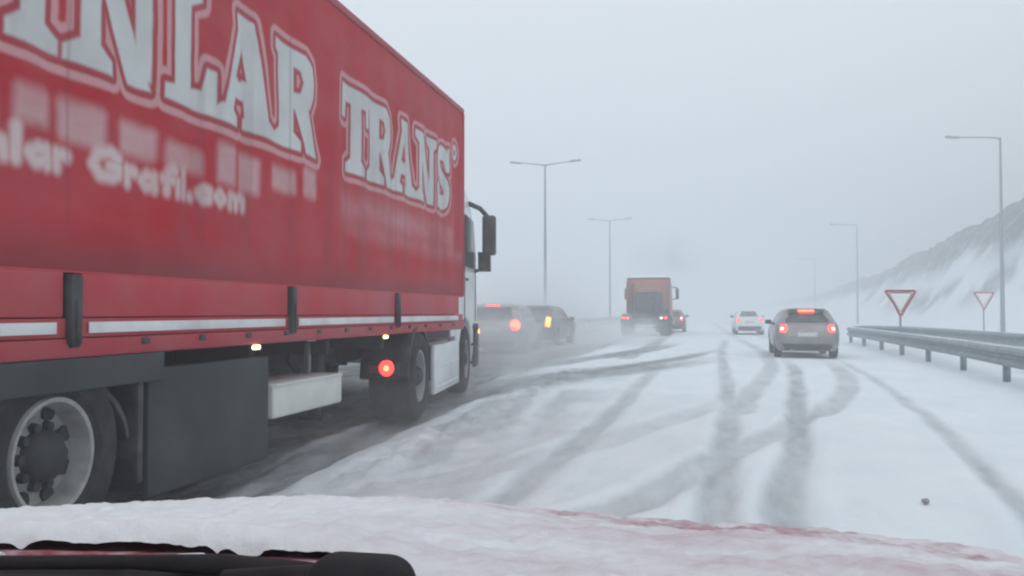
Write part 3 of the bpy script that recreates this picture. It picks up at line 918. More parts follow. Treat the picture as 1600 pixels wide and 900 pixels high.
# ------------------------------------------------------------------ passenger cars
class Hull:
    def __init__(s, lv):
        s.lv = np.array(lv, float)      # z, y_rear, y_front, half width, corner radius
        zs = []
        for a, b in zip(s.lv[:-1, 0], s.lv[1:, 0]):
            zs += list(np.linspace(a, b, 4, endpoint=False))
        zs.append(s.lv[-1, 0])
        s.zs = np.array(zs)
    def at(s, z):
        return [np.interp(z, s.lv[:, 0], s.lv[:, k]) for k in (1, 2, 3, 4)]
    def rear(s, x, z):
        yr, yf, hw, r = s.at(z)
        a = abs(x) - (hw - r)
        cam_ = .06 * (x / hw) ** 2
        return yr + cam_ + (0 if a <= 0 else r - math.sqrt(max(r * r - min(a, r) ** 2, 0)))
    def front(s, x, z):
        yr, yf, hw, r = s.at(z)
        a = abs(x) - (hw - r)
        return yf - .12 * (x / hw) ** 2 - (0 if a <= 0 else r - math.sqrt(max(r * r - min(a, r) ** 2, 0)))
    def side(s, y, z):
        yr, yf, hw, r = s.at(z)
        t = (y - (yr + yf) / 2) / ((yf - yr) / 2)
        return hw * (1 - .05 * t * t)
    def ring(s, z):
        yr, yf, hw, r = s.at(z)
        pts = []
        xs = np.linspace(-hw + r, hw - r, 13)
        cor = [(math.sin(t), 1 - math.cos(t)) for t in np.linspace(0, math.pi / 2, 7)[1:]]
        for x in xs: pts.append((x, s.rear(x, z)))
        e = s.rear(hw - r, z)
        sideys = np.linspace(e + r, s.front(hw - r, z) - r, 24)
        for sn, cs in cor[:-1]: pts.append((hw - r + r * sn, e + r * cs))
        for y in sideys: pts.append((hw, y))
        ef = s.front(hw - r, z)
        for sn, cs in cor[:-1][::-1]: pts.append((hw - r + r * sn, ef - r * cs))
        for x in xs[::-1]: pts.append((x, s.front(x, z)))
        for sn, cs in cor[:-1]: pts.append((-(hw - r + r * sn), ef - r * cs))
        for y in sideys[::-1]: pts.append((-hw, y))
        for sn, cs in cor[:-1][::-1]: pts.append((-(hw - r + r * sn), e + r * cs))
        return pts
    def body(s, mb):
        rings = [s.ring(z) for z in s.zs]
        n = len(rings[0])
        vs = [(x, y, z) for z, rg in zip(s.zs, rings) for x, y in rg]
        fs = []
        for i in range(len(rings) - 1):
            for j in range(n):
                k = (j + 1) % n
                fs.append((i * n + j, i * n + k, (i + 1) * n + k, (i + 1) * n + j))
        fs.append(tuple(range(n))[::-1]); fs.append(tuple((len(rings) - 1) * n + j for j in range(n)))
        return mb.add(vs, fs)
    def patch(s, mb, rows, which='rear', off=.008, nx=10, th=.03):
        """rows: (z, a0, a1): from a0 to a1 across at height z; raised off the hull"""
        zs, A0, A1 = zip(*rows)
        zz = np.linspace(zs[0], zs[-1], 8)
        vs = []
        for layer in (off, off - th):
            for z in zz:
                a0 = np.interp(z, zs, A0); a1 = np.interp(z, zs, A1)
                for t in np.linspace(0, 1, nx):
                    a = a0 + (a1 - a0) * t
                    if which == 'rear': vs.append((a, s.rear(a, z) - layer, z))
                    elif which == 'front': vs.append((a, s.front(a, z) + layer, z))
                    elif which == 'right': vs.append((s.at(z)[2] + layer, a, z))
                    else: vs.append((-s.at(z)[2] - layer, a, z))
        fs = []
        m = len(zz); N = m * nx
        for i in range(m - 1):
            for j in range(nx - 1):
                q = (i * nx + j, i * nx + j + 1, (i + 1) * nx + j + 1, (i + 1) * nx + j)
                fs.append(q); fs.append(tuple(N + k for k in q[::-1]))
        border = [j for j in range(nx)] + [i * nx + nx - 1 for i in range(1, m)] + [(m - 1) * nx + j for j in range(nx - 2, -1, -1)] + [i * nx for i in range(m - 2, 0, -1)]
        for i in range(len(border)):
            a, b = border[i], border[(i + 1) % len(border)]
            fs.append((a, b, N + b, N + a))
        return mb.add(vs, fs)

HATCH = [(.20, .14, 4.10, .78, .16), (.30, .04, 4.20, .86, .20), (.48, 0, 4.26, .895, .26), (.62, .01, 4.24, .90, .28), (.76, .05, 4.10, .90, .26), (.86, .08, 3.60, .89, .25),
         (.94, .11, 3.15, .86, .24), (1.02, .20, 2.95, .81, .24), (1.16, .36, 2.62, .74, .24), (1.27, .50, 2.35, .68, .24), (1.325, .52, 2.20, .64, .24), (1.36, .70, 2.0, .57, .24), (1.385, 1.0, 1.7, .40, .22), (1.39, 1.2, 1.5, .25, .14)]
SEDAN = [(.20, .14, 4.40, .76, .16), (.30, .04, 4.48, .83, .20), (.50, 0, 4.52, .865, .26), (.66, .02, 4.50, .87, .26), (.80, .05, 4.30, .865, .25), (.92, .12, 3.60, .85, .24),
         (.96, .60, 3.30, .82, .24), (1.04, .85, 3.10, .77, .24), (1.18, 1.15, 2.80, .69, .24), (1.28, 1.40, 2.50, .62, .24), (1.32, 1.6, 2.3, .52, .24), (1.34, 1.8, 2.1, .25, .14)]
ESTATE = [(.22, .10, 4.40, .80, .16), (.32, .02, 4.50, .88, .20), (.52, 0, 4.55, .91, .26), (.70, .01, 4.52, .915, .26), (.86, .05, 4.30, .91, .25), (.98, .08, 3.40, .88, .24),
          (1.06, .12, 3.2, .84, .24), (1.26, .26, 2.9, .77, .22), (1.40, .38, 2.6, .70, .22), (1.46, .55, 2.4, .62, .24), (1.49, .9, 2.1, .40, .2)]

def car_wheel(parent, x, y, r, side, width=.21):
    w = empty('wheel', (x, y, r)); w.parent = parent
    hw = width / 2; rr = r * .64
    MB().lathe([(side * a, b) for a, b in [(-hw, rr), (-hw, r - .03), (-hw * .8, r), (hw * .8, r), (hw, r - .03), (hw, rr)]], (0, 0, 0), 'X', 28).build('tyre', 'tyre', w)
    rim = MB().lathe([(side * a, b) for a, b in [(hw * .95, rr + .005), (hw * .7, rr - .02), (hw * .35, rr - .03), (hw * .3, 0)]], (0, 0, 0), 'X', 28)
    for k in range(5):
        t = 2 * math.pi * k / 5
        rim.box((side * hw * .6, rr * .5 * math.cos(t), rr * .5 * math.sin(t)), (.02, rr * .98, .06), .006, rot=Matrix.Rotation(t, 4, 'X'))
    rim.build('rim', 'rim_steel', w)

def make_car(lv, loc, rz, paint, spec):
    root = empty('parked_car' if spec.get('parked') else 'car', loc, rz)
    h = Hull(lv)
    L = h.lv[2, 2]
    mb = h.body(MB())
    body = mb.build('body', paint, root, angle=40)
    # wheel wells cut out of the shell
    wr = spec.get('wr', .315)
    ws = [(.78), (L - .85)]
    cutters = []
    for yv in ws:
        for s in (-1, 1):
            c = MB().lathe([(-.14, 0), (-.14, wr + .055), (.30, wr + .055), (.30, 0)], (s * .86, yv, wr), 'X', 32)
            c.v = [(v[0], v[1], v[2]) for v in c.v]
            co = c.build('cutter', 'underbody')
            cutters.append(co)
            co.parent = root
            md = body.modifiers.new('well', 'BOOLEAN'); md.object = co; md.solver = 'EXACT'; md.operation = 'DIFFERENCE'
    bpy.context.view_layer.update()
    dg = bpy.context.evaluated_depsgraph_get()
    nm = bpy.data.meshes.new_from_object(body.evaluated_get(dg))
    body.modifiers.clear(); body.data = nm
    nm.set_sharp_from_angle(angle=R(40))
    for co in cutters: bpy.data.objects.remove(co)
    for yv in ws:
        for s in (-1, 1):
            car_wheel(root, s * (h.lv[2, 3] - .11), yv, wr, s)
    un = MB().box((0, L / 2, .27), (h.lv[2, 3] * 1.5, L - .5, .14), .03)
    un.build('underbody', 'underbody', root)
    h.patch(MB(), spec['rear_window'], 'rear', .006).build('rear_window', 'dark_glass', root)
    h.patch(MB(), spec['windscreen'], 'front', .006).build('windscreen', 'dark_glass', root)
    for s in ('left', 'right'):
        for rows in spec['side_windows']:
            h.patch(MB(), rows, s, .006, nx=6).build('side_window', 'dark_glass', root)
    h.patch(MB(), [(.23, -.62, .62), (.40, -.70, .70)], 'rear', .014).build('bumper_insert', 'black_plastic', root)
    h.patch(MB(), [(.25, -.60, .60), (.5, -.62, .62)], 'front', .012).build('grille', 'black_plastic', root)
    z = spec.get('plate_z', .60)
    h.patch(MB(), [(z - .055, -.26, .26), (z + .055, -.26, .26)], 'rear', .014).build('number_plate', 'plate', root)
    for s in (-1, 1):
        rows = [(a, s * b, s * c) for a, b, c in spec['tail']]
        lens = h.patch(MB(), rows, 'rear', .012, th=.04).build('tail_light', spec.get('tail_mat', 'red_lamp_dim'), root)
        if spec.get('bulb'):
            bz, bx, br = spec['bulb']
            MB().lathe([(-.02, 0), (-.018, br * .7), (.0, br), (.03, br)], (s * bx, h.rear(s * bx, bz) - .014, bz), 'Y', 16).build('bulb', spec.get('bulb_mat', 'red_lamp'), root)
        h.patch(MB(), [(.60, s * .55, s * .80), (.72, s * .50, s * .82)], 'front', .012).build('headlight', 'lamp_glass', root)
        zm = spec.get('mirror_z', .98)
        ym = h.at(zm)[1] - .38
        mr = MB().box((s * (h.at(zm)[2] + .12), ym, zm), (.20, .12, .13), .035, seg=3)
        mr.box((s * (h.at(zm)[2] + .02), ym + .02, zm - .03), (.12, .05, .04), .01)
        mr.build('mirror', spec.get('mirror_mat', paint), root)
    if spec.get('stop'):
        zs = spec['stop']
        MB().box((0, h.rear(0, zs) - .035, zs), (.44, .03, .03), .008).build('stop_lamp', 'red_lamp_bright', root)
        sp = MB().box((0, h.rear(0, zs) + .02, zs + .045), (1.06, .24, .03), .012)
        sp.build('spoiler', paint, root)
    MB().tube([(-.45, .06, .24), (-.45, .25, .25)], .03).build('exhaust', 'galvanised', root)
    return root, h

sw_hatch = [[(.97, 1.75, 2.78), (1.12, 1.75, 2.62), (1.26, 1.72, 2.30)], [(.97, .75, 1.68), (1.12, .82, 1.68), (1.26, 1.0, 1.66)]]
grey, hg = make_car(HATCH, (2.86, 24.9, 0), R(-1.5), 'grey_paint', dict(
    rear_window=[(.99, -.60, .60), (1.08, -.60, .60), (1.27, -.52, .52)], windscreen=[(.97, -.66, .66), (1.30, -.50, .50)],
    side_windows=sw_hatch, tail=[(.72, .62, .84), (.80, .56, .87), (.94, .60, .84)], tail_mat='red_lamp', bulb=(.82, .70, .05), bulb_mat='pink_lamp', stop=1.315, plate_z=.66, mirror_mat='black_plastic'))
grey.scale = (.92, 1, .97)
tag(grey, 'grey hatchback with brake lights lit and a red lamp strip over its rear window', 'car', 'cars driving in the snow')
white, hw_ = make_car(SEDAN, (2.75, 50.0, 0), R(0), 'white_paint', dict(
    rear_window=[(.99, -.66, .66), (1.10, -.60, .60), (1.28, -.48, .48)], windscreen=[(.97, -.66, .66), (1.28, -.46, .46)],
    side_windows=[[(.99, 1.3, 3.0), (1.12, 1.45, 2.85), (1.26, 1.7, 2.5)]], tail=[(.72, .58, .82), (.88, .56, .82)], bulb=(.79, .68, .085), bulb_mat='red_lamp', mirror_mat='black_plastic', plate_z=.70))
white_bump = hw_.patch(MB(), [(.24, -.80, .80), (.46, -.82, .82)], 'rear', .016).build('bumper_skirt', 'dark_paint', white)
white.scale = (.90, 1, 1)
tag(white, 'small white saloon driving ahead of the grey hatchback in the right lane', 'car', 'cars driving in the snow')
silver, hs_ = make_car(ESTATE, (-5.85, 25.2, 0), R(2), 'silver_paint', dict(
    rear_window=[(1.0, -.66, .66), (1.38, -.52, .52)], windscreen=[(1.0, -.7, .7), (1.40, -.55, .55)],
    side_windows=[[(1.02, .6, 3.0), (1.36, .8, 2.6)]], tail=[(.70, .62, .86), (1.02, .62, .84)], tail_mat='red_lamp', bulb=(.86, .70, .15), bulb_mat='red_lamp_bright', mirror_mat='black_plastic', plate_z=.75))
MB().box((0, hs_.rear(0, 1.42) - .02, 1.43), (.4, .03, .035), .008).build('stop_lamp', 'red_lamp', silver)
tag(silver, "grey estate car with lit red brake lights just beyond the red lorry's cab", 'car', 'cars driving in the snow')
dark, hd_ = make_car(ESTATE, (-6.0, 32.0, 0), R(-3), 'dark_paint', dict(
    rear_window=[(1.0, -.66, .66), (1.38, -.52, .52)], windscreen=[(1.0, -.7, .7), (1.40, -.55, .55)],
    side_windows=[[(1.02, .6, 3.0), (1.36, .8, 2.6)]], tail=[(.72, .62, .86), (1.0, .62, .84)], tail_mat='red_lamp_dim', plate_z=.75))
MB().box((.71, -.01, .88), (.17, .07, .34), .03, rot=Matrix.Rotation(R(10), 4, 'Y')).build('indicator_lamp', 'orange_lamp', dark)
tag(dark, 'dark estate car with a glowing orange rear indicator, half hidden in snow spray', 'car', 'cars driving in the snow')
mar, hm_ = make_car(HATCH, (-1.62, 54.6, 0), R(0), 'maroon_paint', dict(
    rear_window=[(.99, -.60, .60), (1.27, -.52, .52)], windscreen=[(.97, -.66, .66), (1.30, -.50, .50)], side_windows=sw_hatch,
    tail=[(.72, .62, .84), (.94, .60, .84)], tail_mat='red_lamp_dim', bulb=(.86, .66, .07), bulb_mat='pink_lamp', mirror_mat='black_plastic'))
tag(mar, 'dark red hatchback partly hidden in front of the orange lorry', 'car', 'cars driving in the snow')

# ------------------------------------------------------------------ orange tractor unit without a trailer
def orange_truck():
    root = empty('lorry_tractor', (-2.68, 46.4, 0), R(-2.0))
    tag(root, 'orange lorry tractor without a trailer seen from behind with snow on its cab roof', 'lorry')
    def p(mb, n, m): return mb.build(n, m, root)
    f = MB()
    for s in (-.42, .42): f.box((s, 2.6, .82), (.09, 5.2, .24), .01)
    f.box((0, .05, .80), (1.9, .10, .22), .02)
    f.box((0, .9, 1.08), (.95, 1.0, .09), .04)
    p(f, 'frame', 'underbody')
    # cab
    bm = bmesh.new()
    prof = [(2.55, 1.0), (2.52, 2.95), (2.75, 3.12), (3.6, 3.08), (4.2, 2.75), (4.5, 1.6), (4.55, .5), (4.1, .5), (3.9, 1.0), (3.0, 1.05)]
    vsl = [bm.verts.new((-1.16 + .06 * max(0, z - 2.2), y, z)) for y, z in prof]
    vsr = [bm.verts.new((1.16 - .06 * max(0, z - 2.2), y, z)) for y, z in prof]
    bm.faces.new(vsl); bm.faces.new(vsr[::-1])
    for i in range(len(prof)):
        j = (i + 1) % len(prof); bm.faces.new((vsl[i], vsr[i], vsr[j], vsl[j]))
    bmesh.ops.recalc_face_normals(bm, faces=bm.faces)
    bmesh.ops.bevel(bm, geom=bm.edges[:], offset=.05, segments=3, affect='EDGES', profile=.5)
    bm.verts.index_update()
    c = MB().add([v.co for v in bm.verts], [[v.index for v in fa.verts] for fa in bm.faces]); bm.free()
    p(c, 'cab', 'orange_paint')
    b = MB()
    b.box((0, 2.50, 1.62), (1.50, .12, 1.30), .10, seg=3)
    b.box((0, 2.49, 1.15), (2.2, .10, .45), .04)
    b.tube([(-.9, 2.36, 1.0), (-.9, 2.36, 2.5), (-.85, 2.4, 2.75)], .07)
    b.tube([(.35, 1.6, 1.1), (.45, 2.1, 1.6), (.3, 2.45, 1.9)], .02)
    b.tube([(-.5, 2.43, 2.28), (.5, 2.43, 2.28)], .025)
    p(b, 'rear_wall_panel', 'black_plastic')
    b = MB()
    for z in (2.35, 2.50):
        b.box((0, 2.515, z), (1.0, .05, .035), .012)
    p(b, 'rear_rib', 'silver_paint')
    for s in (-1, 1):
        d = MB().box((s * 1.13, 2.30, 2.05), (.05, .45, 1.75), .02)
        p(d, 'air_deflector', 'orange_paint' if s < 0 else 'dark_paint')
        p(MB().box((s * 1.10, 2.50, 3.02), (.16, .12, .10), .02), 'work_lamp', 'black_plastic')
        w = truck_wheel(root, s * .98, .95, .52, .52, s, .52)
        w = truck_wheel(root, s * 1.02, 3.55, .52, .52, s, .32)
        pts = []
        for k in range(13):
            t = R(5) + (math.pi - R(10)) * k / 12
            pts.append((.95 + .66 * math.cos(t), .50 + .64 * math.sin(t)))
        pin = [(q[0] + (.95 - q[0]) * .04, q[1] - .03) for q in pts][::-1]
        p(MB().prism(pts + pin, 'X', s * 1.22, s * .68), 'mudguard', 'black_plastic')
        p(MB().box((s * .98, .12, .55), (.50, .03, .62), .008), 'mudflap', 'black_plastic')
        p(MB().box((s * .98, .02, .92), (.46, .07, .16), .02), 'lamp_housing', 'black_plastic')
        p(MB().box((s * 1.08, -.025, .93), (.14, .03, .10), .01), 'tail_lamp', 'red_lamp')
        p(MB().box((s * .86, -.025, .93), (.12, .03, .10), .01), 'tail_lamp', 'red_lamp' if s < 0 else 'pink_lamp')
        m = MB().box((s * 1.42, 4.35, 2.25), (.18, .14, .62), .05, seg=3)
        m.tube([(s * 1.12, 4.3, 2.62), (s * 1.42, 4.35, 2.6)], .03)
        m.tube([(s * 1.12, 4.3, 1.95), (s * 1.42, 4.35, 1.97)], .03)
        p(m, 'mirror', 'black_plastic')
        p(MB().box((s * 1.12, 1.95 + .0, .62), (.10, .9, .55), .04), 'side_fairing', 'orange_paint')
    p(MB().box((0, -.03, .50), (.90, .03, .17), .01), 'number_plate', 'plate')
    p(MB().box((0, 0.0, .45), (1.9, .06, .10), .01), 'rear_bar', 'underbody')
    # snow on the roof
    xs = np.linspace(-1.06, 1.06, 28); yv = np.linspace(2.50, 3.9, 26)
    X, Y = np.meshgrid(xs, yv)
    edge = np.minimum(1, np.minimum((1.07 - np.abs(X)) / .12, np.minimum((Y - 2.48) / .1, (3.92 - Y) / .3))).clip(0, 1)
    Z = 2.99 + .23 * np.sqrt(edge) + .05 * (vnoise(X * 3, Y * 3, 3, 2) - .5) * edge - np.clip(Y - 3.4, 0, 1) * .12
    s_ = grid_mesh('roof_snow', X, Y, Z, 'snow', {}, root)
    return root
orange_truck()

# ------------------------------------------------------------------ lamp masts
def lamp_head(mb, x, y, z, s, tilt=0.):
    mb.box((x, y, z), (.72, .28, .10), .04, seg=3, rot=Matrix.Rotation(R(tilt), 4, 'Y'))
def make_mast(double, h=10.5, arm=1.9):
    root = empty('street_lamp', (0, 0, 0))
    n = 12
    MB().tube([(0, 0, h * k / n) for k in range(n + 1)], [.125 - .075 * k / n for k in range(n + 1)], 14).build('pole', 'pole_paint', root)
    MB().box((0, 0, .06), (.36, .36, .10), .02).build('base_plate', 'galvanised', root)
    MB().box((0, -.115, 1.1), (.11, .03, .42), .01).build('service_door', 'pole_paint', root)
    sides = (-1, 1) if double else (-1,)
    for s in sides:
        MB().tube([(0, 0, h - .12), (s * .12, 0, h - .02), (s * .5, 0, h + .03), (s * (arm - .2), 0, h + (.16 if double else .10))], [.045, .042, .038, .03], 10).build('arm', 'pole_paint', root)
        a = empty('lamp_head', (s * arm, 0, h + (.18 if double else .11)), 0); a.parent = root
        m = MB(); lamp_head(m, 0, 0, 0, s, -s * 6); m.build('housing', 'pole_paint', a)
        MB().box((0, 0, -.055), (.5, .2, .02), .006, rot=Matrix.Rotation(R(-s * 6), 4, 'Y')).build('diffuser', 'lamp_glass', a)
    return root
d0 = make_mast(True); d0.location = (-9.35, 55.4, 0)
tag(d0, 'nearest double-armed lamp mast, rising behind the two cars in the spray', 'street lamp', 'double lamp masts on the central reservation')
d1 = copy_tree(d0); d1.location = (-8.7, 91.0, 0); tag(d1, 'faint double-armed lamp mast just left of the orange lorry cab', 'street lamp')
s0 = make_mast(False, 10.5, 2.35); s0.location = (15.8, 51.7, 0)
tag(s0, 'nearest single-armed lamp mast behind the guardrails at the right edge', 'street lamp', 'single lamp masts along the right verge')
s1 = copy_tree(s0); s1.location = (16.7, 101., 0); tag(s1, 'single-armed lamp mast seen between the grey hatchback and the larger give way sign', 'street lamp')
s2 = copy_tree(s0); s2.location = (18.6, 152., 0); s2.scale = (1, 1, .93); tag(s2, 'faintest single lamp mast rising above the roof of the grey hatchback', 'street lamp')

# ------------------------------------------------------------------ give way signs
def make_sign():
    root = empty('yield_sign', (0, 0, 0))
    MB().tube([(0, .03, 0), (0, .03, 1.82)], .032, 12).build('post', 'galvanised', root)
    def tri(s, off=0.):
        h = s * math.sqrt(3) / 2
        out = []
        for cx, cz in ((-s / 2, 0), (s / 2, 0), (0, -h)):
            g = Vector((0, -h / 3)); v = Vector((cx, cz)) - g
            for k in (-1, 1):
                d = Vector((-v.y, v.x)).normalized() * .04 * k
                out.append(((g + v * .955 + d).x, (g + v * .955 + d).y))
        return out
    def shift(P, z): return [(a, b + z) for a, b in P]
    MB().prism(shift(tri(.92), 1.88), 'Y', .000, -.012).build('sign_border', 'sign_red', root)
    f = [(x * .81, (z + .92 * .866 / 3) * .81 - .92 * .866 / 3) for x, z in tri(.92)]
    MB().prism(shift(f, 1.88), 'Y', -.012, -.017).build('sign_face', 'sign_white', root)
    MB().box((0, .012, 1.6), (.5, .02, .04), .004).build('bracket', 'galvanised', root)
    return root
g0 = make_sign(); g0.location = (5.92, 28.5, 0); g0.rotation_euler = (0, 0, R(4))
tag(g0, 'larger red-bordered give way triangle standing between the two guardrails', 'road sign', 'give way signs at the slip road')
g1 = copy_tree(g0); g1.location = (12.3, 42.7, .22); g1.rotation_euler = (0, 0, R(10))
tag(g1, 'smaller red-bordered give way triangle beyond the far guardrail beside the nearest mast', 'road sign')

# ------------------------------------------------------------------ guardrails
WP = [(z * 1.12, w) for z, w in [(-.155, .0), (-.145, .035), (-.10, .08), (-.055, .08), (-.02, .02), (.02, .02), (.055, .08), (.10, .08), (.145, .035), (.155, .0)]]
def guardrail(name_label, path, h=.60, spacing=3.3, face=-1, double=False):
    pts = [Vector((a, b, 0)) for a, b in catmull(path, 10)]
    root = empty('guardrail', (pts[0].x, pts[0].y, 0))
    tag(root, name_label, 'guardrail')
    base = Vector(root.location)
    def beam(side):
        outer = []
        for i, p in enumerate(pts):
            d = (pts[min(i + 1, len(pts) - 1)] - pts[max(i - 1, 0)]).normalized()
            nrm = Vector((d.y, -d.x, 0)) * side
            outer.append([p + nrm * (.085 + w) + Vector((0, 0, h + z - .15)) - base for z, w in WP] +
                         [p + nrm * (.085 + w - .008) + Vector((0, 0, h + z - .15)) - base for z, w in WP[::-1]])
        n = len(outer[0]); vs = [v for r_ in outer for v in r_]
        fs = [(i * n + j, i * n + (j + 1) % n, (i + 1) * n + (j + 1) % n, (i + 1) * n + j) for i in range(len(outer) - 1) for j in range(n)]
        fs += [tuple(range(n)), tuple((len(outer) - 1) * n + j for j in range(n))[::-1]]
        MB().add(vs, fs).build('beam', 'galvanised', root)
        # thin ledge of snow on the top edge
        sv = []
        for i, p in enumerate(pts):
            d = (pts[min(i + 1, len(pts) - 1)] - pts[max(i - 1, 0)]).normalized()
            nrm = Vector((d.y, -d.x, 0)) * side
            sv.append(p + nrm * .09 + Vector((0, 0, h + .012)) - base)
        MB().tube(sv, [.018 + .010 * noise.noise(Vector((i * .6, side, h))) for i in range(len(sv))], 6).build('snow_ledge', 'snow', root)
    beam(1)
    if double: beam(-1)
    acc = 1e9; last = pts[0]
    acc = 0 if double else 1e9
    for i, p in enumerate(pts):
        acc += (p - last).length; last = p
        if acc >= spacing:
            acc = 0
            d = (pts[min(i + 1, len(pts) - 1)] - pts[max(i - 1, 0)]).normalized()
            q = p - base
            rot = Matrix.Rotation(math.atan2(d.y, d.x) - math.pi / 2, 4, 'Z')
            mb = MB()
            mb.box((q.x, q.y, (h - .02) / 2 - .02), (.13, .012, h - .04), .003, rot=rot)
            mb.box((q.x, q.y, (h - .02) / 2 - .02) , (.014, .09, h - .06), .003, rot=rot)
            mb.box((q.x, q.y, h - .16), (.17, .12, .18), .01, rot=rot)
            mb.build('post', 'galvanised', root)
    return root
def dense(pts, st=1.65):
    out = [pts[0]]
    for a, b in zip(pts[:-1], pts[1:]):
        n = max(1, int(math.hypot(b[0] - a[0], b[1] - a[1]) / st))
        for k in range(1, n + 1):
            out.append((a[0] + (b[0] - a[0]) * k / n, a[1] + (b[1] - a[1]) * k / n))
    return out
guardrail('thick double-beam galvanised guardrail bordering the right lane in front of the signs', dense([(4.95, 4.2), (5.15, 13), (5.37, 17.4), (5.57, 21), (5.7, 26), (5.83, 31), (5.9, 37.2)], 1.1), .62, 3.3, double=True)
guardrail('far galvanised guardrail curving round from the nose behind the larger sign', dense([(5.95, 37.6), (6.5, 38.6), (7.4, 38.4), (8.05, 36.5), (8.3, 33), (8.35, 26), (8.6, 16), (8.7, 6)]), .66, 3.3)
guardrail('hazy guardrail on the central reservation left of the orange lorry', dense([(-8.6, 14), (-8.55, 60), (-8.4, 120)], 4), .72, 4.0)

# ------------------------------------------------------------------ snowy shrubs between the rails
def shrub(x, y, s, seed, label):
    rnd = random.Random(seed)
    root = empty('snowy_shrub', (x, y, -.02), rnd.uniform(0, 6))
    tag(root, label, 'shrub', 'snowy shrubs between the guardrails')
    tw = MB(); sn = MB()
    for k in range(46):
        a = rnd.uniform(0, 2 * math.pi); L = s * rnd.uniform(.4, 1.)
        sp = rnd.uniform(.3, 1.0)
        p0 = Vector((rnd.uniform(-.15, .15) * s, rnd.uniform(-.15, .15) * s, 0))
        p1 = p0 + Vector((math.cos(a) * sp * L * .4, math.sin(a) * sp * L * .4, L * .35))
        p2 = p1 + Vector((math.cos(a + .4) * sp * L * .4, math.sin(a + .4) * sp * L * .4, L * .22))
        tw.tube([p0, p1, p2], [.010, .007, .003], 4)
        if rnd.random() < .75:
            c = p2 + Vector((0, 0, .01)); r_ = rnd.uniform(.04, .10) * s * 1.3
            bm = bmesh.new(); bmesh.ops.create_icosphere(bm, subdivisions=2, radius=1)
            bm.verts.index_update()
            sn.add([c + Vector((v.co.x * r_ * 1.3, v.co.y * r_, v.co.z * r_ * .55)) * (1 + .35 * noise.noise(v.co * 2 + Vector((k, seed, 0)))) for v in bm.verts], [[v.index for v in f.verts] for f in bm.faces]); bm.free()
    tw.build('twigs', 'twig', root); sn.build('snow_tuft', 'snow', root)
for i, (x, y, s, lab) in enumerate([(7.2, 18.0, .55, 'low snow-covered shrub nearest the right edge between the guardrails'), (6.8, 20.4, .40, 'small snowy shrub behind the second post from the right edge'),
        (7.7, 21.2, .50, 'snowy shrub close to the far guardrail near the right edge'), (7.1, 23.5, .42, 'snowy shrub right of the larger sign between the rails'), (7.4, 26.5, .40, 'farthest low snowy shrub beside the larger sign')]):
    shrub(x, y, s, 10 + i, lab)

# small grey lump added on the snow, standing in for a windscreen drop
bm = bmesh.new(); bmesh.ops.create_icosphere(bm, subdivisions=3, radius=1); bm.verts.index_update()
speck = MB().add([Vector((v.co.x * .035, v.co.y * .05, v.co.z * .022)) * (1 + .4 * noise.noise(v.co * 1.7)) for v in bm.verts], [[v.index for v in f.verts] for f in bm.faces]).build('drop_stand_in', 'rim_steel')
bm.free(); speck.location = (1.45, 6.3, .018); speck.scale = (.7, .7, .7)
tag(speck, 'tiny grey lump on the clean snow right of the wheel tracks, standing in for a windscreen drop', 'windscreen drop stand-in')

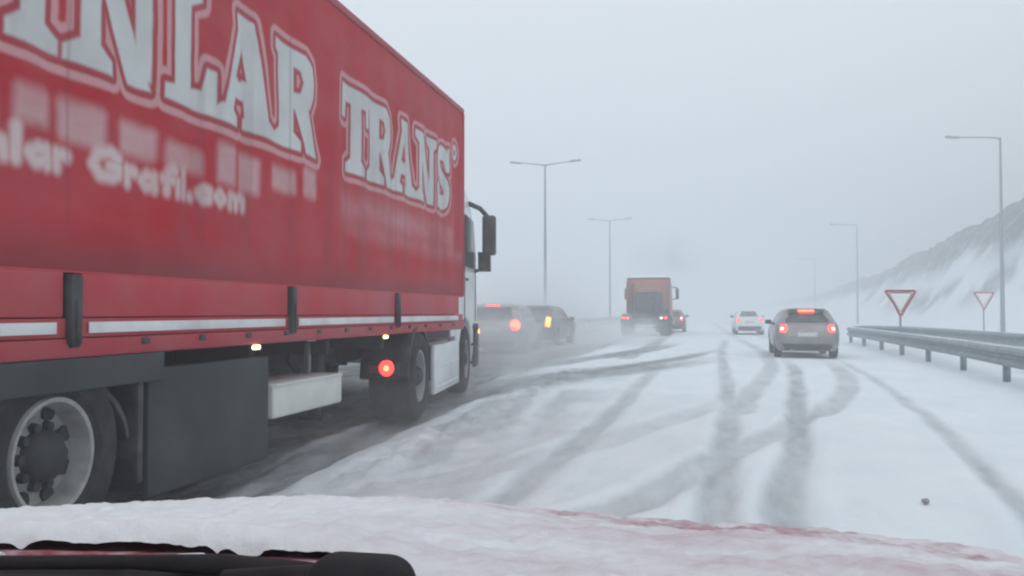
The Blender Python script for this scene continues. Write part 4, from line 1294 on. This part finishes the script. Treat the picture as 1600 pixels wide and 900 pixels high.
# ------------------------------------------------------------------ the car the photograph is taken from
def ego():
    root = empty('own_car', (-.42, .4, 0))
    tag(root, 'dark red car bonnet under snow with black wipers across the bottom of the view', 'car')
    base = Vector(root.location)
    XC = -.36; HW = 1.06
    def yf(x): return 1.97 - .30 * np.abs((x - XC) / HW) ** 2.4
    def yb(x): return .995 - .095 * sstep(-.44, -.25, x) - .03 * sstep(-.2, .0, x) - .10 * sstep(.0, .6, x) - .03 * sstep(-.6, -1.36, x)
    def zt(x, t):
        e = np.abs((x - XC) / HW)
        crown = .035 * (1 - e ** 2) - .06 * sstep(.86, 1.0, e)
        return .940 - .135 * t - .03 * t ** 3 + crown - .02 + .03 * sstep(-.1, .5, x) * t
    def surface(n, m, off, extra=None):
        xs = np.linspace(XC - HW, XC + HW, n); ts = np.linspace(0, 1, m)
        X, Tt = np.meshgrid(xs, ts)
        Y = yb(X) + (yf(X) - yb(X)) * Tt
        Z = zt(X, Tt) + off
        return X, Y, Z, Tt
    X, Y, Z, Tt = surface(60, 40, 0)
    # nose rolls down at the front
    nose = []
    for dz, dy in ((-.03, .03), (-.08, .05), (-.16, .055), (-.26, .05)):
        nose.append((X[-1], Y[-1] + dy, Z[-1] + dz))
    X2 = np.vstack([X] + [n[0] for n in nose]); Y2 = np.vstack([Y] + [n[1] for n in nose]); Z2 = np.vstack([Z] + [n[2] for n in nose])
    o = grid_mesh('bonnet', X2 - base.x, Y2 - base.y, Z2, 'ego_red', {}, root)
    so = o.modifiers.new('thick', 'SOLIDIFY'); so.thickness = .012; so.offset = -1
    # wings and lower body
    lv = [(.22, -3.0, 1.75, .78, .2), (.35, -3.05, 1.90, .86, .24), (.55, -3.05, 1.97, .89, .28), (.66, -3.0, 1.97, .895, .28), (.74, -2.9, 1.93, .88, .28), (.80, -2.7, 1.80, .86, .26)]
    hh = Hull([(z, a, b, c, d) for z, a, b, c, d in lv])
    mb = hh.body(MB()); mb.v = [(v[0] + XC - base.x, v[1] - base.y, v[2]) for v in mb.v]
    # open top: drop the upper cap so that only the shell shows
    mb.f = mb.f[:-1]; mb.mi = mb.mi[:-1]
    mb.build('lower_body', 'ego_red', root)
    for s in (-1, 1):
        car_wheel(root, XC - base.x + s * .80, 1.15 - base.y, .31, s)
        p = hh.patch(MB(), [(.58, s * .50, s * .80), (.70, s * .46, s * .82)], 'front', .012)
        p.v = [(v[0] + XC - base.x, v[1] - base.y, v[2]) for v in p.v]
        p.build('headlight', 'lamp_glass', root)
    # black cowl panel at the foot of the windscreen
    xs = np.linspace(XC - HW * .97, XC + HW * .97, 80); vs = np.linspace(0, 1, 14)
    X, V = np.meshgrid(xs, vs)
    yb_ = yb(X)
    Y = yb_ + .03 - V * .28
    Z = zt(X, 0) - .012 + .030 * V + .006 * np.sin(V * 25)
    cw = grid_mesh('cowl_panel', X - base.x, Y - base.y, Z, 'cowl_black', {}, root)
    # windscreen wipers parked on the cowl
    w = MB()
    w.tube([(-.62, .90, 1.002), (-.50, .89, 1.008), (-.40, .87, 1.01), (-.33, .86, 1.01)], [.008, .012, .013, .010], 16)
    w.tube([(-1.05, .86, .985), (-.80, .885, .995), (-.62, .90, 1.002)], [.006, .008, .008], 16)
    w.v = [(v[0] - base.x, v[1] - base.y, v[2] - .031) for v in w.v]
    w.build('wiper_blade', 'cowl_black', root, angle=70)
    a = MB()
    a.box((-.245, .76, 1.026), (.098, .065, .054), .026, seg=7)
    a.tube([(-.40, .80, 1.012), (-.33, .785, 1.018), (-.28, .77, 1.02)], [.008, .014, .02], 18)
    a.tube([(-.19, .75, 1.02), (-.05, .70, 1.0), (.15, .62, .99)], [.016, .010, .008], 18)
    a.v = [(v[0] - .05 - base.x, v[1] - base.y, v[2] - .020) for v in a.v]
    a.build('wiper_arm', 'cowl_black', root, angle=70)
    # clumps of snow caught on the wiper and the cowl
    rnd = random.Random(5)
    for cx, cy, cz, cr in [(-.90, .93, .955, .009), (-.83, .94, .957, .006), (-.66, .93, .962, .007), (-.56, .925, .968, .014), (-.535, .92, .966, .008), (-.41, .905, .974, .010)]:
        bm = bmesh.new(); bmesh.ops.create_icosphere(bm, subdivisions=3, radius=1); bm.verts.index_update()
        cl = MB().add([Vector((cx - base.x, cy - base.y, cz)) + Vector((v.co.x * cr * 1.8, v.co.y * cr, v.co.z * cr * .6)) * (1 + .5 * noise.noise(v.co * 1.8 + Vector((cx * 9, 0, 0)))) for v in bm.verts], [[v.index for v in f_.verts] for f_ in bm.faces]); bm.free()
        cl.build('snow_clump', 'snow', root, angle=80)
    # dashboard top edge inside the glass
    dsh = MB().box((XC, .30, 1.0), (1.5, .36, .08), .03, seg=3)
    dsh.v = [(v[0] - base.x, v[1] - base.y, v[2]) for v in dsh.v]
    dsh.build('dashboard', 'skirt_grey', root)
    # ---------------- snow lying on the bonnet
    n, m = 420, 220
    xs = np.linspace(XC - HW * 1.0, XC + HW * 1.0, n); ts = np.linspace(.012, 1.028, m)
    X, Tt = np.meshgrid(xs, ts)
    Y = yb(X) + (yf(X) - yb(X)) * Tt + .012 * (vnoise(X * 16, Tt * 2, 3, 31) - .5)
    right = sstep(-.75, -.1, X)
    lum = vnoise(X * 7, Y * 7, 4, 21); fine = vnoise(X * 28, Y * 28, 4, 22)
    thick = .034 - .018 * right + .018 * (lum - .5) + .016 * (fine - .5)
    # a shallow furrow swept by the wind behind the leading edge on the right
    thick -= .012 * right * np.exp(-((Tt - .84) / .07) ** 2) * (.4 + lum)
    endr = np.clip(np.minimum((1.028 - Tt) / .03, (Tt - .008 - .010 * (fine - .3)) / .03), 0, 1)
    Z = zt(X, np.clip(Tt, 0, 1)) + thick * np.sqrt(endr) + .002 - .045 * sstep(.995, 1.028, Tt) + .004 * (vnoise(X * 60, Y * 60, 3, 33) - .5)
    thin = np.clip(right * (np.exp(-((Tt - .86) / .17) ** 2) * np.clip(.42 + 3.0 * (vnoise(X * 11, Y * 16, 5, 61) - .45), .12, .9) + .85 * (vnoise(X * 4, Y * 9, 4, 23) - .25)), 0, .8)
    thin = np.maximum(thin, .18 * np.exp(-(Tt / .03) ** 2) * (.2 + fine))
    mt, nt, b = newmat('thin_snow_on_paint')
    n1 = noise_tex(nt, 30, 6, .65)
    k = nt.nodes.new('ShaderNodeMath'); k.operation = 'MULTIPLY'
    nt.links.new(attr(nt, 'thin'), k.inputs[0]); nt.links.new(rng(nt, n1, .3, .7, .6, 1.3), k.inputs[1])
    c = mixc(nt, k.outputs[0], (.76, .79, .82), (.36, .17, .215))
    nt.links.new(c, b.inputs['Base Color']); b.inputs['Roughness'].default_value = .7
    bump(nt, noise_tex(nt, 45, 8, .65), .5, .012, b)
    o = grid_mesh('bonnet_snow', X, Y, Z, mt, {'thin': thin})
    tag(o, 'wet snow lying on the dark red bonnet in front of the camera', 'snow', kind='stuff')
ego()
